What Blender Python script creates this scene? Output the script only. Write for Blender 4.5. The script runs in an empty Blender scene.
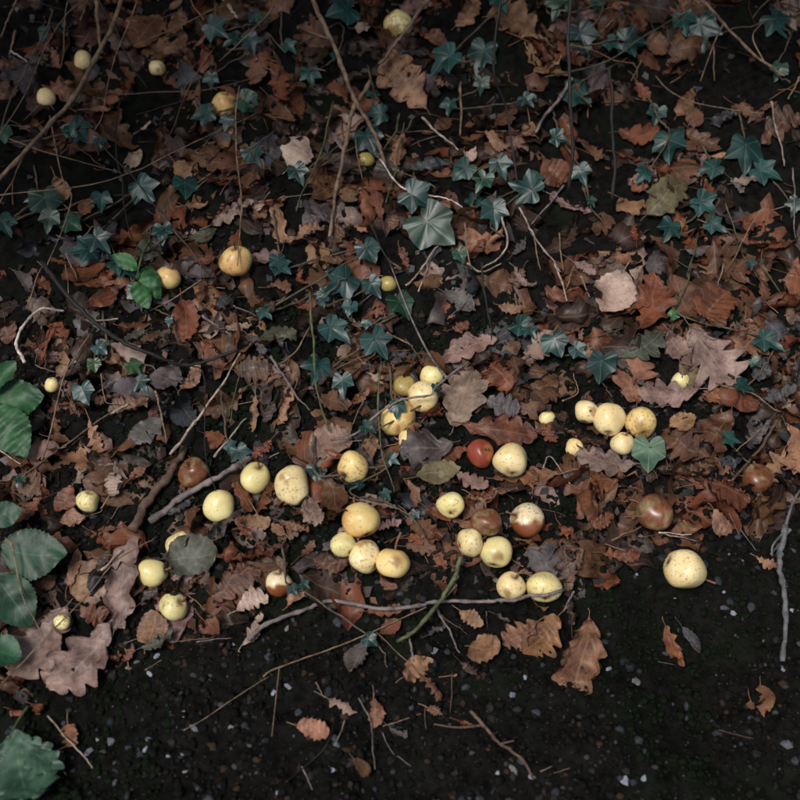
import bpy, math, random
import numpy as np
from mathutils import Vector

# ------------------------------------------------------------------ camera, world, sun, exposure
scn = bpy.context.scene
COL = scn.collection
CAM = np.array([0.0, 0.0, 1.05]); PITCH = math.radians(45)
FW = np.array([0, math.cos(PITCH), -math.sin(PITCH)])
UP = np.array([0, math.sin(PITCH), math.cos(PITCH)])
RT = np.array([1.0, 0, 0])
cd = bpy.data.cameras.new('camera'); co = bpy.data.objects.new('camera', cd); COL.objects.link(co)
co.location = CAM; co.rotation_euler = (math.pi/2 - PITCH, 0, 0)
cd.sensor_fit = 'HORIZONTAL'; cd.sensor_width = 56; cd.lens = 80; cd.clip_start = .02; cd.clip_end = 500
cd.dof.use_dof = True; cd.dof.focus_distance = 1.30; cd.dof.aperture_fstop = 6.3
scn.camera = co
w = bpy.data.worlds.new('World'); scn.world = w; w.use_nodes = True
nt = w.node_tree; sky = nt.nodes.new('ShaderNodeTexSky'); sky.sky_type = 'NISHITA'; sky.sun_disc = False
SUN_EL, SUN_AZ = math.radians(58), math.radians(214)      # azimuth clockwise from +y
sky.sun_elevation = SUN_EL; sky.sun_rotation = SUN_AZ; sky.air_density = 1.0; sky.dust_density = 3.0; sky.ozone_density = 1.0
bg = nt.nodes['Background']; nt.links.new(sky.outputs[0], bg.inputs[0]); bg.inputs[1].default_value = .05
sl = bpy.data.lights.new('sun', 'SUN'); so = bpy.data.objects.new('sun', sl); COL.objects.link(so)
sl.energy = 1.5; sl.angle = math.radians(18); sl.color = (1, .975, .95)
sd = Vector((math.sin(SUN_AZ)*math.cos(SUN_EL), math.cos(SUN_AZ)*math.cos(SUN_EL), math.sin(SUN_EL)))
so.rotation_euler = sd.to_track_quat('Z', 'Y').to_euler(); so.location = sd*5
vs = scn.view_settings; vs.view_transform = 'Standard'; vs.look = 'None'; vs.gamma = 1; vs.use_curve_mapping = False
vs.exposure = 0.88

# ------------------------------------------------------------------ helpers
rng = np.random.default_rng(11); random.seed(11)
U = lambda a, b: float(rng.uniform(a, b))
TF = .35
def ray(px, py):
    d = FW + RT*((px-400)/400*TF) + UP*((400-py)/400*TF)
    return d
def project(p):
    q = np.asarray(p) - CAM; z = q @ FW
    return 400 + (q @ RT)/z/TF*400, 400 - (q @ UP)/z/TF*400

def _hash(ix, iy, s):
    n = (ix.astype(np.int64)*374761393 + iy.astype(np.int64)*668265263 + s*2147483647) & 0xffffffff
    n = ((n ^ (n >> 13))*1274126177) & 0xffffffff
    return ((n ^ (n >> 16)) & 0xffff)/65535.0
def vnoise(x, y, s=0):
    x = np.asarray(x, float); y = np.asarray(y, float)
    ix = np.floor(x); iy = np.floor(y); fx = x-ix; fy = y-iy
    fx = fx*fx*(3-2*fx); fy = fy*fy*(3-2*fy)
    a = _hash(ix, iy, s); b = _hash(ix+1, iy, s); c = _hash(ix, iy+1, s); d = _hash(ix+1, iy+1, s)
    return (a*(1-fx)+b*fx)*(1-fy) + (c*(1-fx)+d*fx)*fy - .5
def terrain(x, y):
    x = np.asarray(x, float); y = np.asarray(y, float)
    yb = .70 + .05*np.clip(x, -1, 1) + .05*vnoise(x*4+9, y*0, 3)
    t = y - yb
    s = .035
    bank = .40*s*np.logaddexp(0, np.clip(t, -3, 5)/s)                 # smooth foot of the bank
    scarp = .022/(1+np.exp(-t/.012))
    lump = .055*vnoise(x*6, y*6, 1) + .022*vnoise(x*17, y*17, 2) + .010*vnoise(x*45, y*45, 5) + .005*vnoise(x*110, y*110, 6)
    fade = np.where(np.abs(x) > 6, .2, 1.0)
    return np.where(bank > 2.2, 2.2, bank) + scarp + lump*fade
# height map of the growing litter bed
HX0, HX1, HY0, HY1, HC = -1.3, 1.3, .25, 2.7, .003
_gx = np.arange(HX0, HX1, HC); _gy = np.arange(HY0, HY1, HC)
GX, GY = np.meshgrid(_gx, _gy, indexing='ij')
T0 = terrain(GX, GY); H = T0.copy()
def hidx(x, y):
    return (np.clip(((np.asarray(x)-HX0)/HC).astype(int), 0, H.shape[0]-1), np.clip(((np.asarray(y)-HY0)/HC).astype(int), 0, H.shape[1]-1))
def Hs(x, y):
    i, j = hidx(x, y); return H[i, j]
def Ts(x, y):
    i, j = hidx(x, y); return T0[i, j]
def hit(px, py, off=0.0, top=True):
    d = ray(px, py); t = np.arange(.85, 3.2, .0015)
    P = CAM[None] + d[None]*t[:, None]
    h = Hs(P[:, 0], P[:, 1]) if top else Ts(P[:, 0], P[:, 1])
    k = np.argmax(P[:, 2] - h - off <= 0)
    if P[k, 2] - h[k] - off > 0: k = len(t)-1
    return P[k].copy()
def hit_a(px, py, off=0.0):
    """like hit(), but a fruit in the way is met first; returns point and the fruit's normal or None"""
    p = hit(px, py, off); d = nrm(ray(px, py)); t0 = np.linalg.norm(p-CAM); best = None
    for c, r in APPLES:
        oc = CAM-c; b = oc@d; q = b*b-(oc@oc-(r+off*.4)**2)
        if q > 0 and -b-math.sqrt(q) < t0: t0 = -b-math.sqrt(q); best = nrm(CAM+d*t0-c)
    return CAM+d*t0, best
def Hsmooth(p, r=.02):
    i, j = hidx(p[0], p[1]); n = int(r/HC)
    return float(np.mean(H[max(0, i-n):i+n+1, max(0, j-n):j+n+1]))
def gnormal(x, y, e=.03):
    a = terrain(x+e, y)-terrain(x-e, y); b = terrain(x, y+e)-terrain(x, y-e)
    n = np.array([-a/(2*e), -b/(2*e), 1.0]); return n/np.linalg.norm(n)
def nrm(v):
    v = np.asarray(v, float); return v/(np.linalg.norm(v)+1e-12)

def mesh_obj(name, V, F, mat, parent=None, loc=None, attrs=None, smooth=True):
    """V (n,3) world coordinates; F (m,3|4) array; origin at loc (children share the parent's origin)"""
    V = np.asarray(V, float); F = np.asarray(F, np.int32)
    if loc is None: loc = np.zeros(3)
    me = bpy.data.meshes.new(name); k = F.shape[1]
    me.vertices.add(len(V)); me.vertices.foreach_set('co', (V-np.asarray(loc)).astype(np.float32).ravel())
    me.loops.add(F.size); me.loops.foreach_set('vertex_index', F.ravel())
    me.polygons.add(len(F)); me.polygons.foreach_set('loop_start', np.arange(0, F.size, k, dtype=np.int32))
    me.polygons.foreach_set('loop_total', np.full(len(F), k, np.int32))
    me.polygons.foreach_set('use_smooth', np.full(len(F), smooth))
    for an, (ty, dat) in (attrs or {}).items():
        at = me.attributes.new(an, ty, 'POINT'); dat = np.asarray(dat, np.float32)
        at.data.foreach_set({'FLOAT_COLOR': 'color', 'FLOAT_VECTOR': 'vector', 'FLOAT': 'value'}[ty], dat.ravel())
    me.update(); me.validate()
    me.materials.append(mat)
    o = bpy.data.objects.new(name, me); COL.objects.link(o)
    if parent is not None: o.parent = parent
    else: o.location = loc
    return o
def empty(name, loc):
    o = bpy.data.objects.new(name, None); o.location = loc; o.empty_display_size = .02; COL.objects.link(o); return o
def tag(o, label=None, cat=None, group=None, kind=None):
    if label: o['label'] = label
    if cat: o['category'] = cat
    if group: o['group'] = group
    if kind: o['kind'] = kind
    return o
def rgba(c, n): return np.tile(np.array([*c, 1.0]), (n, 1))
def tube(P, R, sides=6):
    P = np.asarray(P, float); n = len(P); R = np.broadcast_to(np.asarray(R, float), (n,))
    T = np.gradient(P, axis=0); T /= np.linalg.norm(T, axis=1)[:, None]+1e-12
    a = np.cross(T, np.array([.13, .21, .97])); a /= np.linalg.norm(a, axis=1)[:, None]+1e-12
    b = np.cross(T, a); th = np.arange(sides)/sides*2*math.pi
    V = P[:, None] + R[:, None, None]*(a[:, None]*np.cos(th)[None, :, None] + b[:, None]*np.sin(th)[None, :, None])
    V = V.reshape(-1, 3); F = []
    for i in range(n-1):
        for j in range(sides):
            F.append((i*sides+j, i*sides+(j+1) % sides, (i+1)*sides+(j+1) % sides, (i+1)*sides+j))
    V = np.vstack([V, P[:1], P[-1:]])
    for j in range(sides):
        F.append((n*sides, (j+1) % sides, j, j)); F.append((n*sides+1, (n-1)*sides+j, (n-1)*sides+(j+1) % sides, (n-1)*sides+j))
    Fq = [f for f in F if len(set(f)) == 4]; Ft = [f for f in F if len(set(f)) == 3]
    tri = [(f[0], f[1], f[2]) for f in Fq] + [(f[0], f[2], f[3]) for f in Fq] + [tuple(dict.fromkeys(f)) for f in Ft]
    return V, np.array(tri)
def spline(P, n):
    P = np.asarray(P, float)
    if len(P) == 2: return P[0]+(P[1]-P[0])*np.linspace(0, 1, n)[:, None]
    Q = np.vstack([2*P[0]-P[1], P, 2*P[-1]-P[-2]]); out = []
    m = len(P)-1
    for s in np.linspace(0, m-1e-6, n):
        i = int(s); t = s-i; a, b, c, d = Q[i], Q[i+1], Q[i+2], Q[i+3]
        out.append(.5*((2*b)+(c-a)*t+(2*a-5*b+4*c-d)*t*t+(3*b-a-3*c+d)*t**3))
    return np.array(out)

# ------------------------------------------------------------------ materials
class NB:
    def __init__(s, name):
        s.m = bpy.data.materials.new(name); s.m.use_nodes = True; s.t = s.m.node_tree; s.b = s.t.nodes['Principled BSDF']
    def n(s, ty, **kw):
        x = s.t.nodes.new('ShaderNode'+ty)
        for k, v in kw.items(): setattr(x, k, v)
        return x
    def set(s, sock, v):
        if hasattr(v, 'is_output'): s.t.links.new(v, sock)
        else: sock.default_value = v
    def math(s, op, a, b=None, c=None, clamp=False):
        x = s.n('Math', operation=op, use_clamp=clamp); s.set(x.inputs[0], a)
        if b is not None: s.set(x.inputs[1], b)
        if c is not None: s.set(x.inputs[2], c)
        return x.outputs[0]
    def ramp(s, v, a, b):
        x = s.n('MapRange', interpolation_type='SMOOTHSTEP'); s.set(x.inputs[0], v); x.inputs[1].default_value = a; x.inputs[2].default_value = b
        return x.outputs[0]
    def mix(s, f, a, b, mode='MIX'):
        x = s.n('Mix', data_type='RGBA', blend_type=mode); s.set(x.inputs[0], f); s.set(x.inputs[6], a); s.set(x.inputs[7], b); return x.outputs[2]
    def noise(s, vec, scale, det=3, rough=.55):
        x = s.n('TexNoise'); s.t.links.new(vec, x.inputs[0]); x.inputs['Scale'].default_value = scale; x.inputs['Detail'].default_value = det; x.inputs['Roughness'].default_value = rough
        return x.outputs[0]
    def pos(s): return s.n('NewGeometry').outputs['Position']
    def attr(s, name): return s.n('Attribute', attribute_name=name)
    def bump(s, h, st, dist=.002):
        x = s.n('Bump'); x.inputs[0].default_value = st; x.inputs[1].default_value = dist; s.t.links.new(h, x.inputs[2]); return x.outputs[0]
def c4(*c): return (*c, 1.0)

def leaf_material():
    b = NB('dead_leaf'); p = b.pos(); tint = b.attr('tint').outputs['Color']; luv = b.attr('luv').outputs['Vector']
    sx = b.n('SeparateXYZ'); b.t.links.new(luv, sx.inputs[0]); u, v, ph = sx.outputs
    av = b.math('ABSOLUTE', v)
    mid = b.math('SUBTRACT', 1.0, b.ramp(av, .025, .07))
    s = b.math('MULTIPLY_ADD', av, -.30, u); s = b.math('MULTIPLY', s, 6.5)
    fr = b.math('ABSOLUTE', b.math('SUBTRACT', b.math('FRACT', b.math('ADD', s, 10.0)), .5))
    lat = b.math('SUBTRACT', 1.0, b.ramp(fr, .03, .09))
    lat = b.math('MULTIPLY', lat, b.math('SUBTRACT', 1.0, b.ramp(av, .75, 1.0)))
    vein = b.math('MAXIMUM', mid, b.math('MULTIPLY', lat, .6))
    n1 = b.noise(p, 38, 4, .6); n2 = b.noise(p, 170, 4, .65); n3 = b.noise(p, 700, 2, .5)
    col = b.mix(b.ramp(n1, .34, .66), b.mix(1.0, tint, c4(.50, .42, .40), 'MULTIPLY'), b.mix(1.0, tint, c4(1.25, 1.2, 1.15), 'MULTIPLY'))
    col = b.mix(b.math('MULTIPLY', b.ramp(n2, .50, .72), .6), col, b.mix(1.0, col, c4(.35, .28, .26), 'MULTIPLY'))
    col = b.mix(b.math('MULTIPLY', b.ramp(n3, .45, .7), .45), col, b.mix(1.0, col, c4(.5, .45, .42), 'MULTIPLY'))
    col = b.mix(b.math('MULTIPLY', vein, .5), col, b.mix(.30, tint, c4(.36, .24, .15)))
    vo = b.n('TexVoronoi'); vo.inputs['Scale'].default_value = 110; b.t.links.new(p, vo.inputs[0])
    spot = b.math('MULTIPLY', b.math('SUBTRACT', 1.0, b.ramp(vo.outputs[0], .08, .16)), b.ramp(n2, .5, .6))
    col = b.mix(b.math('MULTIPLY', spot, .8), col, c4(.018, .012, .01))
    edge = b.ramp(b.math('ADD', av, b.math('MULTIPLY', n2, .3)), .98, 1.2)
    col = b.mix(b.math('MULTIPLY', edge, .45), col, b.mix(1.0, col, c4(.45, .36, .33), 'MULTIPLY'))
    b.set(b.b.inputs['Base Color'], col)
    b.set(b.b.inputs['Roughness'], b.math('MULTIPLY_ADD', n2, .6, .24))
    b.b.inputs['Specular IOR Level'].default_value = .36
    hgt = b.math('ADD', b.math('MULTIPLY', vein, -.55), b.math('ADD', b.math('MULTIPLY', n2, 1.1), b.math('MULTIPLY', n3, .5)))
    b.set(b.b.inputs['Normal'], b.bump(hgt, .95, .0022))
    tr = b.n('BsdfTranslucent'); b.set(tr.inputs[0], b.mix(1.0, col, c4(1.0, .6, .4), 'MULTIPLY'))
    ms = b.n('MixShader'); ms.inputs[0].default_value = .10
    b.t.links.new(b.b.outputs[0], ms.inputs[1]); b.t.links.new(tr.outputs[0], ms.inputs[2])
    b.t.links.new(ms.outputs[0], b.t.nodes['Material Output'].inputs[0])
    return b.m
def green_material(name, veincol, gloss, patch=(.10, .075, .03), pinnate=False):
    b = NB(name); p = b.pos(); tint = b.attr('tint').outputs['Color']; luv = b.attr('luv').outputs['Vector']
    sx = b.n('SeparateXYZ'); b.t.links.new(luv, sx.inputs[0]); vv = sx.outputs[2]
    n1 = b.noise(p, 45, 4, .6); n2 = b.noise(p, 240, 3, .6)
    col = b.mix(b.ramp(n1, .35, .65), b.mix(1.0, tint, c4(.55, .58, .55), 'MULTIPLY'), b.mix(1.0, tint, c4(1.25, 1.2, 1.15), 'MULTIPLY'))
    col = b.mix(b.math('MULTIPLY', b.ramp(n2, .6, .72), .35), col, c4(*patch))
    vein = b.ramp(vv, .72, .98)
    if pinnate:
        av = b.math('ABSOLUTE', sx.outputs[1]); mid = b.math('SUBTRACT', 1.0, b.ramp(av, .02, .05))
        fr = b.math('ABSOLUTE', b.math('SUBTRACT', b.math('FRACT', b.math('MULTIPLY_ADD', b.math('MULTIPLY_ADD', av, -.30, sx.outputs[0]), 7.5, 10.0)), .5))
        vein = b.math('MAXIMUM', mid, b.math('MULTIPLY', b.math('SUBTRACT', 1.0, b.ramp(fr, .02, .08)), .7))
    col = b.mix(b.math('MULTIPLY', vein, .62), col, c4(*veincol))
    b.set(b.b.inputs['Base Color'], col); b.set(b.b.inputs['Roughness'], b.math('MULTIPLY_ADD', n1, .3, gloss))
    b.b.inputs['Specular IOR Level'].default_value = .5
    b.set(b.b.inputs['Normal'], b.bump(b.math('ADD', b.math('MULTIPLY', vein, -.5), n2), .5, .0012))
    tr = b.n('BsdfTranslucent'); b.set(tr.inputs[0], col)
    ms = b.n('MixShader'); ms.inputs[0].default_value = .12
    b.t.links.new(b.b.outputs[0], ms.inputs[1]); b.t.links.new(tr.outputs[0], ms.inputs[2])
    b.t.links.new(ms.outputs[0], b.t.nodes['Material Output'].inputs[0])
    return b.m
def apple_material():
    b = NB('apple_skin'); p = b.pos(); tint = b.attr('tint').outputs['Color']; wear = b.attr('wear').outputs['Fac']
    n1 = b.noise(p, 60, 4, .6); n2 = b.noise(p, 260, 4, .65)
    col = b.mix(b.ramp(n1, .3, .7), b.mix(1.0, tint, c4(.86, .82, .68), 'MULTIPLY'), tint)
    vo = b.n('TexVoronoi'); vo.inputs['Scale'].default_value = 210; b.t.links.new(p, vo.inputs[0])
    sp = b.math('MULTIPLY', b.math('SUBTRACT', 1.0, b.ramp(vo.outputs[0], .10, .22)), b.ramp(n1, .42, .55))
    col = b.mix(b.math('MULTIPLY', sp, .55), col, c4(.16, .075, .02))
    br = b.math('MULTIPLY', b.ramp(b.math('ADD', n2, b.math('MULTIPLY', wear, .16)), .64, .76), .6)
    col = b.mix(br, col, c4(.20, .10, .035))
    vo2 = b.n('TexVoronoi'); vo2.inputs['Scale'].default_value = 52; b.t.links.new(p, vo2.inputs[0])
    hole = b.math('MULTIPLY', b.math('SUBTRACT', 1.0, b.ramp(b.math('ADD', vo2.outputs[0], b.math('MULTIPLY', n2, .12)), .10, .17)), b.ramp(n1, .5, .56))
    col = b.mix(b.math('MULTIPLY', hole, .9), col, c4(.022, .012, .008))
    b.set(b.b.inputs['Base Color'], col); b.set(b.b.inputs['Roughness'], b.math('MULTIPLY_ADD', n1, .35, .17))
    b.b.inputs['Subsurface Weight'].default_value = .12; b.b.inputs['Subsurface Radius'].default_value = (.004, .0025, .001); b.b.inputs['Subsurface Scale'].default_value = 1.0
    b.set(b.b.inputs['Normal'], b.bump(b.math('ADD', n2, b.math('MULTIPLY', hole, -2.0)), .22, .001))
    return b.m
def bark_material(name='bark', rough=.75):
    b = NB(name); p = b.pos(); tint = b.attr('tint').outputs['Color']
    n1 = b.noise(p, 90, 4, .65); n2 = b.noise(p, 600, 3, .6)
    col = b.mix(b.ramp(n1, .33, .67), b.mix(1.0, tint, c4(.45, .42, .4), 'MULTIPLY'), b.mix(1.0, tint, c4(1.3, 1.25, 1.25), 'MULTIPLY'))
    b.set(b.b.inputs['Base Color'], col); b.b.inputs['Roughness'].default_value = rough
    b.set(b.b.inputs['Normal'], b.bump(b.math('ADD', n1, n2), .8, .0015)); return b.m
def ground_material():
    b = NB('soil'); p = b.pos()
    n1 = b.noise(p, 9, 5, .6); n2 = b.noise(p, 90, 5, .7); n3 = b.noise(p, 420, 4, .7)
    col = b.mix(b.ramp(n2, .3, .7), c4(.0022, .0021, .0019), c4(.010, .0095, .0085))
    col = b.mix(b.math('MULTIPLY', b.ramp(n1, .5, .68), .6), col, c4(.007, .011, .005))
    col = b.mix(b.math('MULTIPLY', b.ramp(n3, .62, .75), .6), col, c4(.035, .034, .036))
    b.set(b.b.inputs['Base Color'], col); b.set(b.b.inputs['Roughness'], b.math('MULTIPLY_ADD', n2, .3, .65))
    b.b.inputs['Specular IOR Level'].default_value = .04
    b.set(b.b.inputs['Normal'], b.bump(b.math('ADD', n2, b.math('MULTIPLY', n3, .8)), 1.0, .006)); return b.m
def tinted_material(name, rough=.8, lo=.5, sc=160, spec=.35):
    b = NB(name); p = b.pos(); tint = b.attr('tint').outputs['Color']; n = b.noise(p, sc, 4, .65)
    b.set(b.b.inputs['Base Color'], b.mix(b.ramp(n, .3, .7), b.mix(1.0, tint, c4(lo, lo, lo), 'MULTIPLY'), tint))
    b.b.inputs['Roughness'].default_value = rough; b.b.inputs['Specular IOR Level'].default_value = spec
    b.set(b.b.inputs['Normal'], b.bump(n, .7, .002)); return b.m
M_LEAF = leaf_material(); M_IVY = green_material('ivy_leaf', (.13, .21, .17), .26); M_BRAM = green_material('bramble_leaf', (.06, .14, .06), .38, pinnate=True)
M_APPLE = apple_material(); M_BARK = bark_material(); M_SOIL = ground_material()
M_STONE = tinted_material('stone', .7, .6); M_CRUMB = tinted_material('soil_crumb', .85, .45, 300, .10); M_STEM = bark_material('dry_stem', .6)

# ------------------------------------------------------------------ palettes
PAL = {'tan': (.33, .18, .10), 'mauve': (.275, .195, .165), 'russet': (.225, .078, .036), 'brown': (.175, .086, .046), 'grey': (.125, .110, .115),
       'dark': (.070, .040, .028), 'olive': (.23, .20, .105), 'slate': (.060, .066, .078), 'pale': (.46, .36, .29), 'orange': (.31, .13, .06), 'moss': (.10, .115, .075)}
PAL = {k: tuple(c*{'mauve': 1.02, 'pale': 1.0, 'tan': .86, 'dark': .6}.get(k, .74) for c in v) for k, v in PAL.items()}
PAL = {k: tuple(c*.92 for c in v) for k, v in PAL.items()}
PALNAME = {'tan': 'tan', 'mauve': 'pale mauve', 'russet': 'russet', 'brown': 'brown', 'grey': 'greyish', 'dark': 'dark brown', 'olive': 'mottled olive',
           'slate': 'slate grey', 'pale': 'bleached', 'orange': 'orange brown', 'moss': 'greyish green'}

# ------------------------------------------------------------------ leaf shapes
def leaf_geo(kind, L, W, nu, nv, r, curl=1.0):
    """grid leaf: local x across, y along (base at 0), z up. returns V, F(quads), luv"""
    u = np.linspace(0, 1, nu+1); v = np.linspace(-1, 1, 2*nv+1)
    Ug, Vg = np.meshgrid(u, v, indexing='ij')
    def side(sg):
        if kind in ('oak', 'oakp'):
            n = r.uniform(3.6, 5.0); ph = r.uniform(-.12, .12); dp = r.uniform(.42, .66) if kind == 'oak' else r.uniform(.5, .6)
            env = np.sin(math.pi*np.clip(u, 0, 1)**1.25)**.72
            env = np.maximum(env, .10*(u < .2)*np.minimum(1, u*20)); env[-1] = .12
            env = np.where(u > .80, np.maximum(env, np.sqrt(np.clip(1-((u-.80)/.2)**2, 0, 1))*.55), env)
            l = np.abs(np.sin(math.pi*(n*u**1.05+.05+ph)))**(.62 if kind == 'oak' else 1.15)
            return env*(1-dp*(1-l))*r.uniform(.88, 1.1)
        if kind == 'oval':
            e = np.sin(math.pi*u**.92)**.85; return e*(1+.035*np.sin(u*60+r.uniform(0, 6)))*r.uniform(.9, 1.08)
        if kind == 'round':
            e = np.sqrt(np.clip(1-(2*u-.92)**2/1.18, 0, 1)); e[0] = .12; e[-1] = .03; return e*(1+.03*np.sin(u*50+r.uniform(0, 6)))
        if kind == 'bramble':
            e = np.sin(math.pi*u**.82)**.8; return e*(1+.10*(np.mod(u*15, 1)-.5))
    wl, wr = side(-1), side(1)
    wid = np.where(Vg < 0, wl[:, None], wr[:, None])*W/2
    X = Vg*wid
    fwd = .22 if kind == 'oak' else (.4 if kind == 'oakp' else .10)
    Y = Ug*L + fwd*np.abs(X) - (.10*L if kind == 'oak' else 0)*np.abs(Vg)**2*0
    mx = Y.max(); Y = Y*(L/mx)
    Z = np.zeros_like(X)
    a = L*.040*curl
    for k in range(4):
        kx, ky, p0 = r.normal(0, 2.3, 1)[0], r.normal(0, 2.3, 1)[0], r.uniform(0, 6.28)
        Z += a*.5*np.sin(2*math.pi*(kx*X/L+ky*Y/L)+p0)
    Z += ((.018 if kind == 'bramble' else .05)*W*np.cos(2*math.pi*6.5*(Ug-.30*np.abs(Vg)))*np.abs(Vg)**.7)*min(1.5, .6+.4*curl)
    Z += r.uniform(.0, .14)*np.abs(X)                                        # keel along the midrib
    if curl > .6:                                                           # torn, crisp edges
        Z += a*.45*np.abs(Vg)**3*np.sin(Ug*r.uniform(18, 30)+r.uniform(0, 6))
    kc = r.normal(0, 2.3)*curl/W; ky = r.normal(0, 1.3)*curl/L
    if abs(kc) > 1e-3:
        X, Z = np.sin(kc*X)/kc - Z*np.sin(kc*X), (1-np.cos(kc*X))/kc + Z*np.cos(kc*X)
    Yc = Y-L/2
    if abs(ky) > 1e-3:
        Yc, Z = np.sin(ky*Yc)/ky - Z*np.sin(ky*Yc), (1-np.cos(ky*Yc))/ky + Z*np.cos(ky*Yc)
    tw = r.normal(0, .5)*curl*(Ug-.5); X, Z = X*np.cos(tw)-Z*np.sin(tw), X*np.sin(tw)+Z*np.cos(tw)
    side_b = r.normal(0, .10)*L*(Ug-.5)**2*2; X = X+side_b
    V = np.stack([X, Yc, Z], -1).reshape(-1, 3)
    i = np.arange(nu)[:, None]; j = np.arange(2*nv)[None]; m = 2*nv+1
    F = np.stack([i*m+j, (i+1)*m+j, (i+1)*m+j+1, i*m+j+1], -1).reshape(-1, 4)
    vein = np.where(np.abs(Vg) < 1e-6, 1.0, 0.0)
    if kind == 'bramble': vein = np.maximum(vein, .95*(np.cos(2*math.pi*6.5*(Ug-.3*np.abs(Vg))) > .85))
    luv = np.stack([Ug, Vg, vein], -1).reshape(-1, 3)
    return V, F, luv
def ivy_geo(S, r, style=0):
    """polar ivy leaf, stalk joint at origin, tip along +y, about S across"""
    na, nr = 40, 5
    lob = [(0, 1.0, .30), (math.radians(r.uniform(54, 64)), r.uniform(.66, .84), .34), (math.radians(r.uniform(112, 125)), r.uniform(.46, .60), .40)]
    if style == 1: lob = [(0, 1.0, .50), (math.radians(62), r.uniform(.72, .80), .55), (math.radians(120), .66, .5)]
    ang = set([0.0, math.pi])
    for a, _, _ in lob: ang.add(a)
    for a in np.linspace(0, math.pi, na//2+1):
        if min(abs(a-x) for x in ang) > .09: ang.add(a)
    half = sorted(ang); phis = [-a for a in half[:0:-1]] + half[:-1]
    phis = np.array(phis); n = len(phis)
    skew = r.uniform(-.06, .06)
    rad = np.zeros(n); vein = np.zeros(n)
    for i, a in enumerate(phis):
        aa = abs(a); f0 = .50 if style == 0 else .60; f = f0
        for la, lr, lw in lob:
            f = max(f, f0+max(0, lr-f0)*max(0, 1-abs(aa-la)/(.46 if style == 0 else .62))**1.05)
            if abs(aa-la) < 1e-6: vein[i] = 1
        if aa > 2.5: f *= max(.30, 1-(aa-2.5)/.64*.72)
        rad[i] = f*(1+skew*math.sin(a))
    rr = np.linspace(0, 1, nr+1)[1:]
    px = np.sin(phis)[None]*rad[None]*rr[:, None]; py = np.cos(phis)[None]*rad[None]*rr[:, None]
    px = np.append(px.ravel(), 0); py = np.append(py.ravel(), 0)
    rf = np.append(np.repeat(rr, n), 0); vn = np.append(np.tile(vein, nr), 1)
    z = -.10*r.uniform(.2, 1.8)*(px**2+py**2) + .05*np.sin(px*5+r.uniform(0, 6))*py - .05*vn*rf + .04*np.sin(py*6+r.uniform(0, 6))
    z += r.uniform(-.05, .25)*np.abs(px)
    k = S*.62; V = np.stack([px, py, z], -1)*k
    F = []
    for i in range(nr-1):
        for j in range(n):
            F.append((i*n+j, i*n+(j+1) % n, (i+1)*n+(j+1) % n)); F.append((i*n+j, (i+1)*n+(j+1) % n, (i+1)*n+j))
    c = nr*n
    for j in range(n): F.append((c, (j+1) % n, j))
    F = np.array(F)[:, ::-1]
    return V, F, np.stack([px, py, vn], -1)
APPLES = []                     # (centre, radius) for keeping leaves out of the fruit
def push_out(V, m=.0012):
    for c, r in APPLES:
        d = V-c; q = np.linalg.norm(d, axis=1); k = q < r+m
        if k.any(): V[k] = c + d[k]/np.maximum(q[k], 1e-6)[:, None]*(r+m)
    return V
def pull_in(V):
    for c, r in APPLES:                                       # a leaf that runs under a fruit stays under it
        d = V-c; q = np.linalg.norm(d, axis=1); k = (q < r*1.06) & (q > r*.80)
        if k.any(): V[k] = c + d[k]/np.maximum(q[k], 1e-6)[:, None]*(r*.80)
    return V
def frame(ydir, n):
    n = nrm(n); y = nrm(ydir - n*np.dot(ydir, n)); x = np.cross(y, n); return np.stack([x, y, n])      # rows
def settle(V, pct=30, gap=.0015, update=True, drape=0, over=False):
    c = V[:, 2]-Hs(V[:, 0], V[:, 1]); V[:, 2] += gap-np.percentile(c, pct)
    if drape:                                                 # bend down onto the smoothed bed, never through it
        i, j = hidx(V[:, 0], V[:, 1]); i0, i1, j0, j1 = max(i.min()-8, 0), min(i.max()+9, H.shape[0]), max(j.min()-8, 0), min(j.max()+9, H.shape[1])
        A = H[i0:i1, j0:j1]
        for ax in (0, 1):
            A = np.max(np.stack([np.roll(A, k, ax) for k in (-2, -1, 0, 1, 2)]), 0)
        for ax in (0, 1, 0, 1):
            A = sum(np.roll(A, k, ax) for k in range(-4, 5))/9
        hb = A[i-i0, j-j0]; d = V[:, 2]-hb
        V[:, 2] = hb + np.where(d > 0, d, d*.12) + drape
    V[:, 2] = np.maximum(V[:, 2], Ts(V[:, 0], V[:, 1])+.001)
    V = push_out(V, .003) if over else pull_in(V)
    if update:
        i, j = hidx(V[:, 0], V[:, 1])
        np.maximum.at(H, (i, j), V[:, 2])
    return V

# ------------------------------------------------------------------ ground
def axis(lo, hi, st, far_lo, far_hi):
    a = list(np.arange(lo, hi, st)); s = st
    while a[-1] < far_hi: s *= 1.35; a.append(a[-1]+s)
    s = st
    while a[0] > far_lo: s *= 1.35; a.insert(0, a[0]-s)
    return np.array(a)
gx = axis(-.72, .72, .005, -60, 60); gy = axis(.42, 1.95, .005, -60, 60)
XX, YY = np.meshgrid(gx, gy, indexing='ij'); ZZ = terrain(XX, YY)
m = len(gy); ii = np.arange(len(gx)-1)[:, None]; jj = np.arange(m-1)[None]
Fg = np.stack([ii*m+jj, (ii+1)*m+jj, (ii+1)*m+jj+1, ii*m+jj+1], -1).reshape(-1, 4)
tag(mesh_obj('ground', np.stack([XX, YY, ZZ], -1).reshape(-1, 3), Fg, M_SOIL), kind='structure')

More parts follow.
